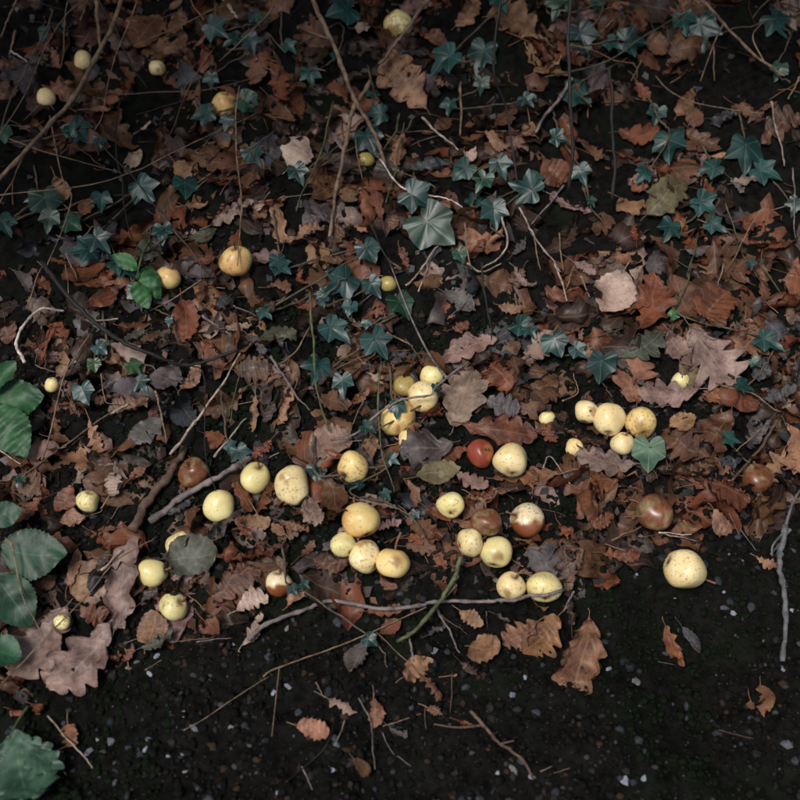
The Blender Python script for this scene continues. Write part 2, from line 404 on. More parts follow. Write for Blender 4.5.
# litter edge in photo pixels: leaves above it, bare dark soil below
EDGE = np.array([(-400, 690), (0, 690), (60, 692), (100, 662), (150, 640), (200, 630), (250, 612), (330, 592), (400, 590), (470, 575), (560, 598), (620, 560), (650, 535), (720, 525), (800, 505), (1200, 480)], float)
def in_litter(x, y, z, slack=0):
    px, py = project((x, y, z)); return py < np.interp(px, EDGE[:, 0], EDGE[:, 1]) + slack

# crumbs of soil (nobody could count them)
def blob_soup(pts, sizes, tints, r):
    """many low lumps in one mesh"""
    t = (1+5**.5)/2
    B = np.array([(-1, t, 0), (1, t, 0), (-1, -t, 0), (1, -t, 0), (0, -1, t), (0, 1, t), (0, -1, -t), (0, 1, -t), (t, 0, -1), (t, 0, 1), (-t, 0, -1), (-t, 0, 1)])/1.9
    FF = np.array([(0, 11, 5), (0, 5, 1), (0, 1, 7), (0, 7, 10), (0, 10, 11), (1, 5, 9), (5, 11, 4), (11, 10, 2), (10, 7, 6), (7, 1, 8), (3, 9, 4), (3, 4, 2), (3, 2, 6), (3, 6, 8), (3, 8, 9), (4, 9, 5), (2, 4, 11), (6, 2, 10), (8, 6, 7), (9, 8, 1)])
    n = len(pts); sc = sizes[:, None, None]*(1+r.uniform(-.35, .35, (n, 12, 1)))*np.stack([r.uniform(.7, 1.3, n), r.uniform(.7, 1.3, n), r.uniform(.5, .9, n)], -1)[:, None]
    V = pts[:, None]+B[None]*sc; F = FF[None]+np.arange(n)[:, None, None]*12
    return V.reshape(-1, 3), F.reshape(-1, 3), np.repeat(np.c_[tints, np.ones(n)], 12, axis=0)
n = 26000
cx = rng.uniform(-.62, .62, n); cy = rng.uniform(.42, 1.05, n)**1.0; sz = .0009+.0042*rng.random(n)**3.2
dk = rng.uniform(.5, 1.6, n)[:, None]*np.array([.0085, .008, .0072])[None]
hi = rng.random(n) < .22; dk[hi] *= 2.4; bn = rng.random(n) < .08; dk[bn] = np.array([.045, .028, .018])
gr = rng.random(n) < .10; dk[gr] = np.array([.04, .043, .05])*rng.uniform(.5, 1.6, (gr.sum(), 1)); 
moss = vnoise(cx*7, cy*7, 21) > .16; dk[moss & ~gr] = np.array([.006, .011, .004])
V, F, T = blob_soup(np.c_[cx, cy, terrain(cx, cy)+sz*.25], sz, dk, rng)
np.maximum.at(H, hidx(V[:, 0], V[:, 1]), V[:, 2])
tag(mesh_obj('soil_crumbs', V, F, M_CRUMB, attrs={'tint': ('FLOAT_COLOR', T)}, smooth=True), 'dark damp crumbs of soil and grit on the bare ground', 'soil', kind='stuff')

# ------------------------------------------------------------------ deep litter (one mass) under the leaves one can tell apart
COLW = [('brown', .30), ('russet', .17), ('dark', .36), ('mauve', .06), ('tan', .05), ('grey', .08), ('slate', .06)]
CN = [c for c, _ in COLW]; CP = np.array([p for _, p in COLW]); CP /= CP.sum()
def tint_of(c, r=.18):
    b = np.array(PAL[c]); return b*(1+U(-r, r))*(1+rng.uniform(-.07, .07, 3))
SV, SF, SU, ST, off = [], [], [], [], 0
cnt = 0
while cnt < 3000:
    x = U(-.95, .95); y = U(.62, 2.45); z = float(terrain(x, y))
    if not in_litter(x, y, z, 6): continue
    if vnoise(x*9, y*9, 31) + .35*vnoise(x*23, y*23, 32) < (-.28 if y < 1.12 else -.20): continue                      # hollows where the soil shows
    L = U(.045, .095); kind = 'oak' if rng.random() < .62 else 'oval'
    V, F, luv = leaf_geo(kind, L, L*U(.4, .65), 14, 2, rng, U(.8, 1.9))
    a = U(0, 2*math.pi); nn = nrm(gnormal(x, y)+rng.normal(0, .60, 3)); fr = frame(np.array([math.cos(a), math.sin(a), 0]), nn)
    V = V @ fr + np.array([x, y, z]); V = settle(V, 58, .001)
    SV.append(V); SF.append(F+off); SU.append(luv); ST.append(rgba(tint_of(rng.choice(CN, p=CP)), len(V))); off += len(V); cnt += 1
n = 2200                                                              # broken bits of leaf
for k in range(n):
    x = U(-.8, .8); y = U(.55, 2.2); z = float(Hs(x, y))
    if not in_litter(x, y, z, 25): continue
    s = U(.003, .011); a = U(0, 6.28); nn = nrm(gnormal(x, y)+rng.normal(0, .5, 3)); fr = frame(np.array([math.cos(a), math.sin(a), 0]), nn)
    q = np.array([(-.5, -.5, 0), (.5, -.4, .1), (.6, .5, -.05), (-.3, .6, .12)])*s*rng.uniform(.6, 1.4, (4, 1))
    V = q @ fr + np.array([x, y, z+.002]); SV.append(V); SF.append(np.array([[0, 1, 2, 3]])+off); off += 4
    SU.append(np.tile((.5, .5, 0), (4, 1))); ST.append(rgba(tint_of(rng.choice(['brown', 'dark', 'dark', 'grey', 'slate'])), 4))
for k in range(800):                                                   # bits of straw and stalk in the bed
    x = U(-.75, .75); y = U(.6, 2.1); z = float(Hs(x, y))
    if not in_litter(x, y, z, 10): continue
    L = U(.015, .05 if y < 1.1 else .10); a = U(0, 6.28); P = np.array([x, y, z+.003])+np.linspace(-.5, .5, 5)[:, None]*L*np.array([math.cos(a), math.sin(a), U(-.1, .5)])+rng.normal(0, L*.02, (5, 3))
    o1 = np.array([-math.sin(a), math.cos(a), 0]); o2 = np.array([0, 0, 1.0]); rr = U(.0004, .0009)
    V = np.concatenate([P+o1*rr, P+o2*rr, P-o1*rr, P-o2*rr]); F = [(c*5+q, ((c+1) % 4)*5+q, ((c+1) % 4)*5+q+1, c*5+q+1) for c in range(4) for q in range(4)]
    SV.append(V); SF.append(np.array(F)+off); off += 20; SU.append(np.tile((.5, .5, 0), (20, 1))); ST.append(rgba(tint_of(rng.choice(['tan', 'tan', 'brown', 'mauve', 'dark'])), 20))

# ------------------------------------------------------------------ labels by neighbour
LAND = []          # (px, py, phrase)
USED = {}
def relation(dx, dy):
    d = math.hypot(dx, dy); near = 'just ' if d < 38 else ''
    if abs(dx) > 2.2*abs(dy): return near+('right of' if dx > 0 else 'left of')
    if abs(dy) > 2.2*abs(dx): return near+('below' if dy > 0 else 'above')
    return near+('below and ' if dy > 0 else 'above and ')+('right of' if dx > 0 else 'left of')
PENDING = []
def auto_label(o, desc, px, py, cat, group, size):
    PENDING.append((o, desc, px, py, cat, group, size))
def resolve_labels():
    used = {}
    for o, desc, px, py, cat, group, size in PENDING:
        done = False; ls = sorted(LAND, key=lambda q: (q[0]-px)**2+(q[1]-py)**2)[:4]
        for pre in ('', 'small ' if size < 52 else 'large ', 'overlapped ' ):
            for q in ls[:4]:
                s = f"{pre}{desc} {relation(px-q[0], py-q[1])} {q[2]}"
                if len(s.split()) <= 16 and s not in used: done = True; break
            if done: break
        used[s] = 1; tag(o, s, cat, group)

# ------------------------------------------------------------------ apples
ACOL = {'cream': ((.92, .755, .42), (.90, .62, .26), .35), 'green': ((.84, .73, .36), (.78, .66, .28), .1), 'blush': ((.86, .65, .28), (.62, .26, .09), .55),
        'red': ((.40, .13, .055), (.25, .04, .028), .9), 'rot': ((.20, .075, .035), (.12, .045, .025), .6), 'half': ((.85, .72, .48), (.24, .075, .03), 1.0),
        'dull': ((.40, .32, .11), (.30, .17, .07), .5)}
def make_apple(px, py, d, stem, typ, label, short, squash=1.0, pear=0.0, hide=.30, stemlen=.55, off=None, wear=None):
    if not pear: pear = abs(U(-.12, .28)); squash *= U(.90, 1.0)
    dd = d*1.04
    d0 = ray(px, py); ts = np.arange(.85, 3.2, .001); P = CAM+d0[None]*ts[:, None]; hh = Hs(P[:, 0], P[:, 1])
    R = dd/2/400*TF*ts                                        # radius in metres if it stood at that depth
    k = int(np.argmax(P[:, 2] - hh - R*(1-2*min(.42, hide+.05)) <= 0)); c = P[k]; r = float(R[k])
    hs = Hsmooth(c, r*.5)
    ax = nrm(RT*stem[0] - UP*stem[1] - FW*stem[2]); o1 = nrm(np.cross(ax, (.3, .5, .8))); o2 = np.cross(ax, o1)
    nth, nph = 26, 36
    th = np.linspace(0, math.pi, nth+1); ph = np.arange(nph)/nph*2*math.pi
    TH, PH = np.meshgrid(th, ph, indexing='ij'); cz = np.cos(TH)
    rad = np.sin(TH)**.94*(1-pear*.30*np.clip(cz+.2, 0, 2)); zz = cz*squash*(1+pear*.35*np.clip(cz, 0, 1))
    zz -= .20*np.exp(-(TH/.30)**2); zz += .13*np.exp(-((math.pi-TH)/.26)**2)
    p0 = rng.uniform(0, 6.28, 5)
    lump = 1+.022*np.sin(PH*2+p0[0])*np.sin(TH)+.018*np.sin(PH*3+p0[1]+cz*2)+.012*np.sin(PH*5+p0[2])*(cz < 0)*np.abs(cz)+.02*np.sin(cz*3+PH+p0[3])
    rad = rad*(1+(lump-1)*(3.0 if typ == 'rot' else 2.2))*U(.97, 1.05); zz = zz*U(.92, 1.02)
    V = c + r*(rad[..., None]*(np.cos(PH)[..., None]*o1+np.sin(PH)[..., None]*o2) + zz[..., None]*ax)
    V = V + (r*U(-.14, .14)*np.clip(zz, -1, 1)**2)[..., None]*o1 + (r*U(-.10, .10)*zz)[..., None]*o2       # lopsided
    V = V.reshape(-1, 3); m = nph
    i = np.arange(nth)[:, None]; j = np.arange(nph)[None]; F = np.stack([i*m+j, (i+1)*m+j, (i+1)*m+(j+1) % m, i*m+(j+1) % m], -1).reshape(-1, 4)
    A, B, amt = ACOL[typ]; A = np.array(A)*(1+U(-.06, .06)); B = np.array(B)
    dirs = (V-c)/r; q = rng.normal(0, 1, 3); q = nrm(q+FW*.3)
    fn = .5+.35*(dirs@q) + .5*vnoise(dirs[:, 0]*2.1+px, dirs[:, 1]*2.1+dirs[:, 2]*1.7, 7) + .18*vnoise(dirs[:, 0]*7+px, dirs[:, 2]*7+dirs[:, 1]*5, 8)
    if typ == 'half': fn = .5 + 1.6*(dirs@nrm(RT*.10-UP*.9-FW*.1)) + .55*vnoise(dirs[:, 0]*3+px, dirs[:, 1]*3+dirs[:, 2]*2, 7)
    mixf = np.clip((fn-.45)/.35, 0, 1)*amt
    pole = np.exp(-(TH.ravel()/.30)**2)*.75 + np.exp(-((math.pi-TH.ravel())/.20)**2)*.9
    tint = A[None]*(1-mixf[:, None])+B[None]*mixf[:, None]
    if typ not in ('rot',): tint = tint*(1-pole[:, None]) + np.array([.22, .11, .035])[None]*pole[:, None]
    bdir = nrm(rng.normal(0, 1, 3)-FW*.5); br = np.clip((dirs@bdir-.86+.25*vnoise(dirs[:, 0]*4, dirs[:, 1]*4+px, 9))/.13, 0, 1)*(.8 if rng.random() < .4 else 0)
    if typ not in ('rot', 'half'): tint = tint*(1-br[:, None])+np.array([.30, .15, .05])[None]*br[:, None]
    if typ == 'rot':
        gp = np.clip((vnoise(dirs[:, 0]*2.6+py, dirs[:, 1]*2.6+dirs[:, 2]*2.2, 12)-.10)/.12, 0, 1)*.7; tint = tint*(1-gp[:, None])+np.array([.26, .20, .11])[None]*gp[:, None]
        tint = tint*(1+.9*vnoise(dirs[:, 0]*9, dirs[:, 1]*9+dirs[:, 2]*6, 13))[:, None]
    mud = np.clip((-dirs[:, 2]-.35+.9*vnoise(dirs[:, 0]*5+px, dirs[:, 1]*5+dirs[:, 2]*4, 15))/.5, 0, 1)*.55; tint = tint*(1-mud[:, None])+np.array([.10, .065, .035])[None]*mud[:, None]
    wv = np.full(len(V), U(.15, .8) if wear is None else wear)+pole*.6
    base = np.array([c[0], c[1], c[2]-r*.95])
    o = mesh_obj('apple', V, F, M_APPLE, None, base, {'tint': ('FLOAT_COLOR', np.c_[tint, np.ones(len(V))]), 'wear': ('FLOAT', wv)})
    tag(o, label, 'apple', 'windfall apples on the bank')
    if stemlen > 0:
        s0 = c+ax*r*(squash*(1+pear*.35)-.24); bend = nrm(rng.normal(0, 1, 3))*.22
        sp = np.array([s0, s0+(ax+bend*.2)*r*stemlen*.5, s0+(ax+bend)*r*stemlen])
        sp = spline(sp, 7); Vt, Ft = tube(sp, np.linspace(.0011, .0013, 7)*(1+.3*(np.arange(7) == 6)), 6)
        mesh_obj('stalk', Vt, Ft, M_BARK, o, base, {'tint': ('FLOAT_COLOR', rgba((.16, .075, .04), len(Vt)))})
    e0 = c-ax*r*(squash-.16); VV, FF = [], []                 # withered calyx
    for k in range(5):
        a = k/5*6.283+U(-.2, .2); dv = o1*math.cos(a)+o2*math.sin(a); pv = np.cross(ax, dv); b = len(VV)
        VV += [e0+pv*r*.05, e0-pv*r*.05, e0+dv*r*.13-ax*r*U(.04, .12)]; FF.append((b, b+1, b+2))
    mesh_obj('calyx', np.array(VV), np.array(FF), M_BARK, o, base, {'tint': ('FLOAT_COLOR', rgba((.05, .03, .018), 15))})
    APPLES.append((c, r*1.03)); LAND.append((px, py, short))
up, cam = (0, -1, .2), (0, 0, 1)
AL = [
 (685,570,41,(.75,.35,-.1),'cream','large egg-shaped cream apple lying alone on bare dark soil','the lone apple on bare soil',dict(squash=1.04,pear=.5,hide=.10,stemlen=.55)),
 (609,419,31,(-.15,.75,.45),'cream','tall yellow apple in the middle of the cluster by the green ivy leaf','the middle apple of the right cluster',dict(squash=1.0,pear=.35,hide=.15,stemlen=.7)),
 (587,412,24,(.2,-.8,-.2),'cream','small pale apple at the left end of the right cluster','the left apple of the right cluster',dict(hide=.2)),
 (641,423,31,(.1,.65,.6),'blush','russet-freckled apple at the right end of the cluster, dark stalk down','the freckled apple of the right cluster',dict(hide=.15,wear=.8)),
 (623,444,24,(.2,-.7,.3),'cream','yellow apple half under the mauve oak leaf in front of the cluster','the apple under the mauve leaf',dict(hide=.3)),
 (574,448,18,(.2,-.7,-.3),'cream','small pale apple peeping out left of the mauve oak leaf','the small apple left of the mauve leaf',dict(hide=.3)),
 (547,418,16,(0,-1,.2),'green','tiny round yellow apple alone left of the right cluster','the tiny apple left of the right cluster',dict(hide=.2,stemlen=0)),
 (681,381,19,(0,-1,-.2),'green','greenish apple half hidden beneath a curled leaf, top right of the cluster','the hidden greenish apple',dict(hide=.4)),
 (725,397,21,(.3,-.9,0),'dull','dull olive apple under a twig near the right edge','the dull apple under the twig',dict(hide=.35)),
 (757,479,31,(-.2,-.6,.4),'rot','dark brown rotten apple near the right edge','the rotten apple by the right edge',dict(hide=.3)),
 (655,513,38,(-.95,.15,.1),'rot','large reddish brown rotting apple with pale stalk pointing left','the large reddish rotting apple',dict(hide=.3,squash=.9)),
 (527,520,35,(-.7,-.3,.3),'half','half-brown apple with a bright pale side facing up','the half-brown pale-sided apple',dict(hide=.15,squash=1.0)),
 (486,522,29,(0,-.8,-.2),'rot','round brown rotten apple between two yellow apples','the round brown apple',dict(hide=.25)),
 (481,453,28,(.3,-.3,.8),'red','small red apple tucked beside a yellow one','the red apple',dict(hide=.25)),
 (511,460,33,(0,-.8,-.5),'cream','yellow apple right beside the red apple, under a russet leaf','the yellow apple beside the red one',dict(hide=.25)),
 (451,505,27,(.1,-.6,-.75),'green','small yellow apple with its black calyx facing the viewer','the apple with dark calyx showing',dict(hide=.2,wear=.6)),
 (470,542,28,(.85,-.2,-.2),'cream','round yellow apple left of the large smooth one at the soil edge','the round apple near the soil edge',dict(hide=.15)),
 (496,552,34,(.2,-.8,-.4),'green','large smooth yellow-green apple at the soil edge','the large smooth yellow-green apple',dict(hide=.12,squash=.95,stemlen=0,wear=0)),
 (511,586,29,(.35,-.75,.5),'cream','yellow apple with upright stalk behind the long twig','the apple with the upright stalk',dict(hide=.15,stemlen=1.1)),
 (544,587,32,(0,-.6,-.6),'green','greenish apple touching the end of the long twig','the greenish apple at the twig end',dict(hide=.12,stemlen=0)),
 (343,545,26,(.6,.6,.5),'green','small yellow apple at the left of the front trio','the left apple of the front trio',dict(hide=.15)),
 (365,557,31,(-.6,-.3,-.3),'cream','yellow apple with a dark wormhole in the front trio','the wormholed apple of the front trio',dict(hide=.15,wear=.7)),
 (393,563,32,(.15,-.9,-.1),'blush','pink-blushed apple at the right of the front trio','the blushed apple of the front trio',dict(hide=.15,stemlen=1.0)),
 (361,520,36,(-.3,-.7,-.3),'blush','large blushed apple with a brown bruise behind the front trio','the large bruised apple',dict(hide=.15)),
 (353,467,32,(-.6,.6,.5),'blush','yellow apple rotting brown around its stalk, ivy leaf below','the apple rotting at its stalk',dict(hide=.15,stemlen=.4,wear=.7)),
 (292,485,36,(.55,.6,.2),'cream','large pear-shaped yellow apple, stalk towards the lower right','the large pear-shaped apple',dict(hide=.12,pear=.55,squash=1.04)),
 (255,478,29,(.3,-.7,.5),'green','yellow apple left of the pear-shaped one, thin stalk across it','the apple left of the pear-shaped one',dict(hide=.15)),
 (219,506,31,(.3,.75,.2),'green','round pale green apple below the fallen branch','the apple below the fallen branch',dict(hide=.12,wear=0)),
 (194,472,28,(-.3,-.5,.6),'rot','dirty brown and yellow apple lying above the fallen branch','the dirty apple above the branch',dict(hide=.2)),
 (88,501,22,(.2,-.7,.2),'green','small round yellow apple far left among russet leaves','the small apple at far left',dict(hide=.2,stemlen=0)),
 (180,545,26,(.5,-.8,.1),'cream','slanted pale apple behind a spotted grey-green leaf','the slanted apple behind the spotted leaf',dict(hide=.25,pear=.5,squash=1.0)),
 (152,573,28,(.8,-.2,.1),'green','elongated yellow apple beside the tall mauve leaf','the elongated apple by the tall leaf',dict(hide=.3,pear=.3)),
 (174,606,29,(.6,-.4,.4),'green','yellow apple nearest the soil at the left','the yellow apple near the soil at left',dict(hide=.18,wear=.5)),
 (279,584,26,(.1,-.9,.3),'half','small bruised brown and yellow apple at the left end of the long twig','the bruised apple by the twig',dict(hide=.25)),
 (398,418,35,(-.4,-.6,-.2),'blush','large orange-yellow apple with an ivy leaf lying on it','the apple under the small ivy leaf',dict(hide=.15,stemlen=0)),
 (423,397,33,(-.9,.1,.1),'cream','bright oval yellow apple crossed by a thin dark twig','the bright oval apple',dict(hide=.05,squash=.92,stemlen=0)),
 (405,386,24,(0,-1,0),'dull','dull greenish apple behind the bright oval one','the dull apple behind the oval one',dict(hide=.2,stemlen=0)),
 (431,376,22,(.2,-.9,0),'green','yellow apple peeping above the bright oval one','the apple peeping above the oval one',dict(hide=.1,stemlen=0)),
 (411,440,26,(-.3,-.8,.1),'cream','pale apple mostly covered by a grey crinkled oak leaf','the apple under the grey leaf',dict(hide=.35,stemlen=0)),
 (236,261,30,(0,-.75,.5),'blush','yellow apple with brown top on a thin upright stem, upper left','the brown-topped apple at upper left',dict(hide=.1,wear=.7,stemlen=.6)),
 (168,278,24,(.3,-.8,.2),'blush','yellow apple in shade left of the brown-topped one','the shaded apple at upper left',dict(hide=.3)),
 (225,105,26,(.2,-.7,.4),'blush','pinkish apple half hidden among ivy near the top left','the pinkish apple near the top left',dict(hide=.3)),
 (398,25,29,(-.5,-.6,.3),'green','pecked greenish apple at the top of the bank','the pecked apple at the top',dict(hide=.1,wear=.9)),
 (157,68,16,(0,-1,.2),'cream','small pale apple in the dark at top left, right of the long stem','the small apple at top left',dict(hide=.3,stemlen=0)),
 (83,61,19,(-.4,-.8,0),'cream','slanting pale apple behind the long pale stem at top left','the slanting apple at top left',dict(hide=.3,pear=.4,stemlen=0)),
 (46,98,18,(-.2,-.9,0),'cream','narrow pale apple by the left edge near the top','the narrow apple by the left edge',dict(hide=.35,pear=.4,stemlen=0)),
 (52,385,15,(0,-1,.3),'cream','tiny pale apple beside the serrated bramble leaves','the tiny apple by the bramble leaves',dict(hide=.3,stemlen=0)),
 (62,622,16,(.5,-.6,.2),'green','small yellow apple behind a grey mauve leaf, lower left','the small apple at lower left',dict(hide=.35,stemlen=0)),
 (366,160,16,(0,-1,0),'dull','tiny yellow apple under an ivy leaf near the crossed twigs','the tiny apple under the ivy',dict(hide=.3,stemlen=0)),
 (388,284,16,(0,-1,0),'dull','tiny yellow apple right of the ivy in the middle','the tiny apple in the middle ivy',dict(hide=.3,stemlen=0)),
]
LAND += [(660, 152, 'the heart-shaped ivy leaf at upper right'), (748, 160, 'the large ivy leaf at the right edge'), (711, 352, 'the big pale mauve oak leaf'),
         (582, 655, 'the tan oak leaf on bare soil'), (570, 90, 'the tall black stem'), (333, 45, 'the crossing twigs at the top'), (20, 318, 'the white bent stalk'),
         (20, 400, 'the bramble leaves'), (30, 555, 'the round bramble leaves'), (648, 457, 'the mottled ivy leaf'), (778, 610, 'the grey lichened branch'),
         (435, 228, 'the large pointed ivy leaf'), (100, 330, 'the dark trailing vine'), (480, 735, 'the broken twig on the soil'), (404, 92, 'the lobed oak leaf near the top'),
         (25, 765, 'the torn green leaf in the corner'), (525, 40, 'the large russet leaf at the top'), (700, 20, 'the thin twig at top right'), (125, 590, 'the tall mauve leaf'),
         (40, 620, 'the grey mauve leaf at left'), (300, 155, 'the bleached leaf near the ivy'), (620, 300, 'the pale triangular leaf'), (200, 480, 'the fallen branch')]

# ------------------------------------------------------------------ leaves one can tell apart
REG = dict(A=(0, 0), B=(265, 0), C=(530, 0), D=(0, 265), E=(265, 265), F=(530, 265), G=(0, 530), H=(265, 530), I=(530, 530))
def rp(g, x, y): return REG[g][0]+x*.3375, REG[g][1]+y*.3375
STATE = {'oak': 'lobed oak leaf', 'oval': 'oval dead leaf', 'round': 'rounded dead leaf'}
NLEAF = 0
def place_leaf(b, t, wr, kind, col, curl=1.0, up=.35, lift=.0, label=None, tilt=.28, pct=30, over=False):
    """b, t: stalk end and tip in photo pixels, both found on the surface of the bed"""
    global NLEAF
    B = hit(*b, off=.004+lift); T = hit(*t, off=.004+lift); C = hit((b[0]+t[0])/2, (b[1]+t[1])/2, off=.004+lift)
    L0 = np.linalg.norm(T-B)
    zc = np.linalg.norm(C-CAM); Lpx = math.hypot(t[0]-b[0], t[1]-b[1])*TF/400*(C-CAM)@FW
    L = min(max(L0, Lpx), Lpx*1.5)*1.06
    nn = nrm(gnormal(C[0], C[1])*(1-up) + up*nrm(CAM-C) + rng.normal(0, tilt, 3)*.6)
    V, F, luv = leaf_geo(kind, L, L*wr*1.12, 40 if kind.startswith('oak') else 26, 6 if over else 3, rng, curl)
    V = V @ frame(T-B, nn) + C
    V = settle(V, pct, .0015+lift, drape=.001, over=over)
    base = V[np.abs(luv[:, 0]) < 1e-6].mean(0); base = np.array([base[0], base[1], base[2]])
    nm = {'oak': 'oak_leaf', 'oakp': 'oak_leaf', 'oval': 'oval_leaf', 'round': 'round_leaf'}[kind]
    o = mesh_obj(nm, V, F, M_LEAF, None, base, {'tint': ('FLOAT_COLOR', rgba(tint_of(col, .15), len(V))), 'luv': ('FLOAT_VECTOR', luv)})
    y = nrm(V[luv[:, 0] > .999].mean(0)-base)
    sp = spline(np.array([base+y*.004, base-y*.006+np.array([0, 0, .0005]), base-y*U(.006, .015)+np.array([U(-.003, .003), 0, U(-.001, .004)])]), 5)
    sp[:, 2] = np.maximum(sp[:, 2], Ts(sp[:, 0], sp[:, 1])+.001)
    Vt, Ft = tube(sp, np.linspace(.0005, .0006, 5), 4)
    mesh_obj('stalk', Vt, Ft, M_STEM, o, base, {'tint': ('FLOAT_COLOR', rgba(np.array(PAL[col])*.8, len(Vt)))})
    NLEAF += 1
    adj = 'curled ' if curl > 1.25 else ('flat ' if curl < .7 else '')
    px, py = project(C); g = 'dead leaves lying on the bank'
    if label: tag(o, label, 'leaf', g)
    else: auto_label(o, f'{PALNAME[col]} {adj}{STATE[kind]}', px, py, 'leaf', g, math.hypot(t[0]-b[0], t[1]-b[1]))
    return o

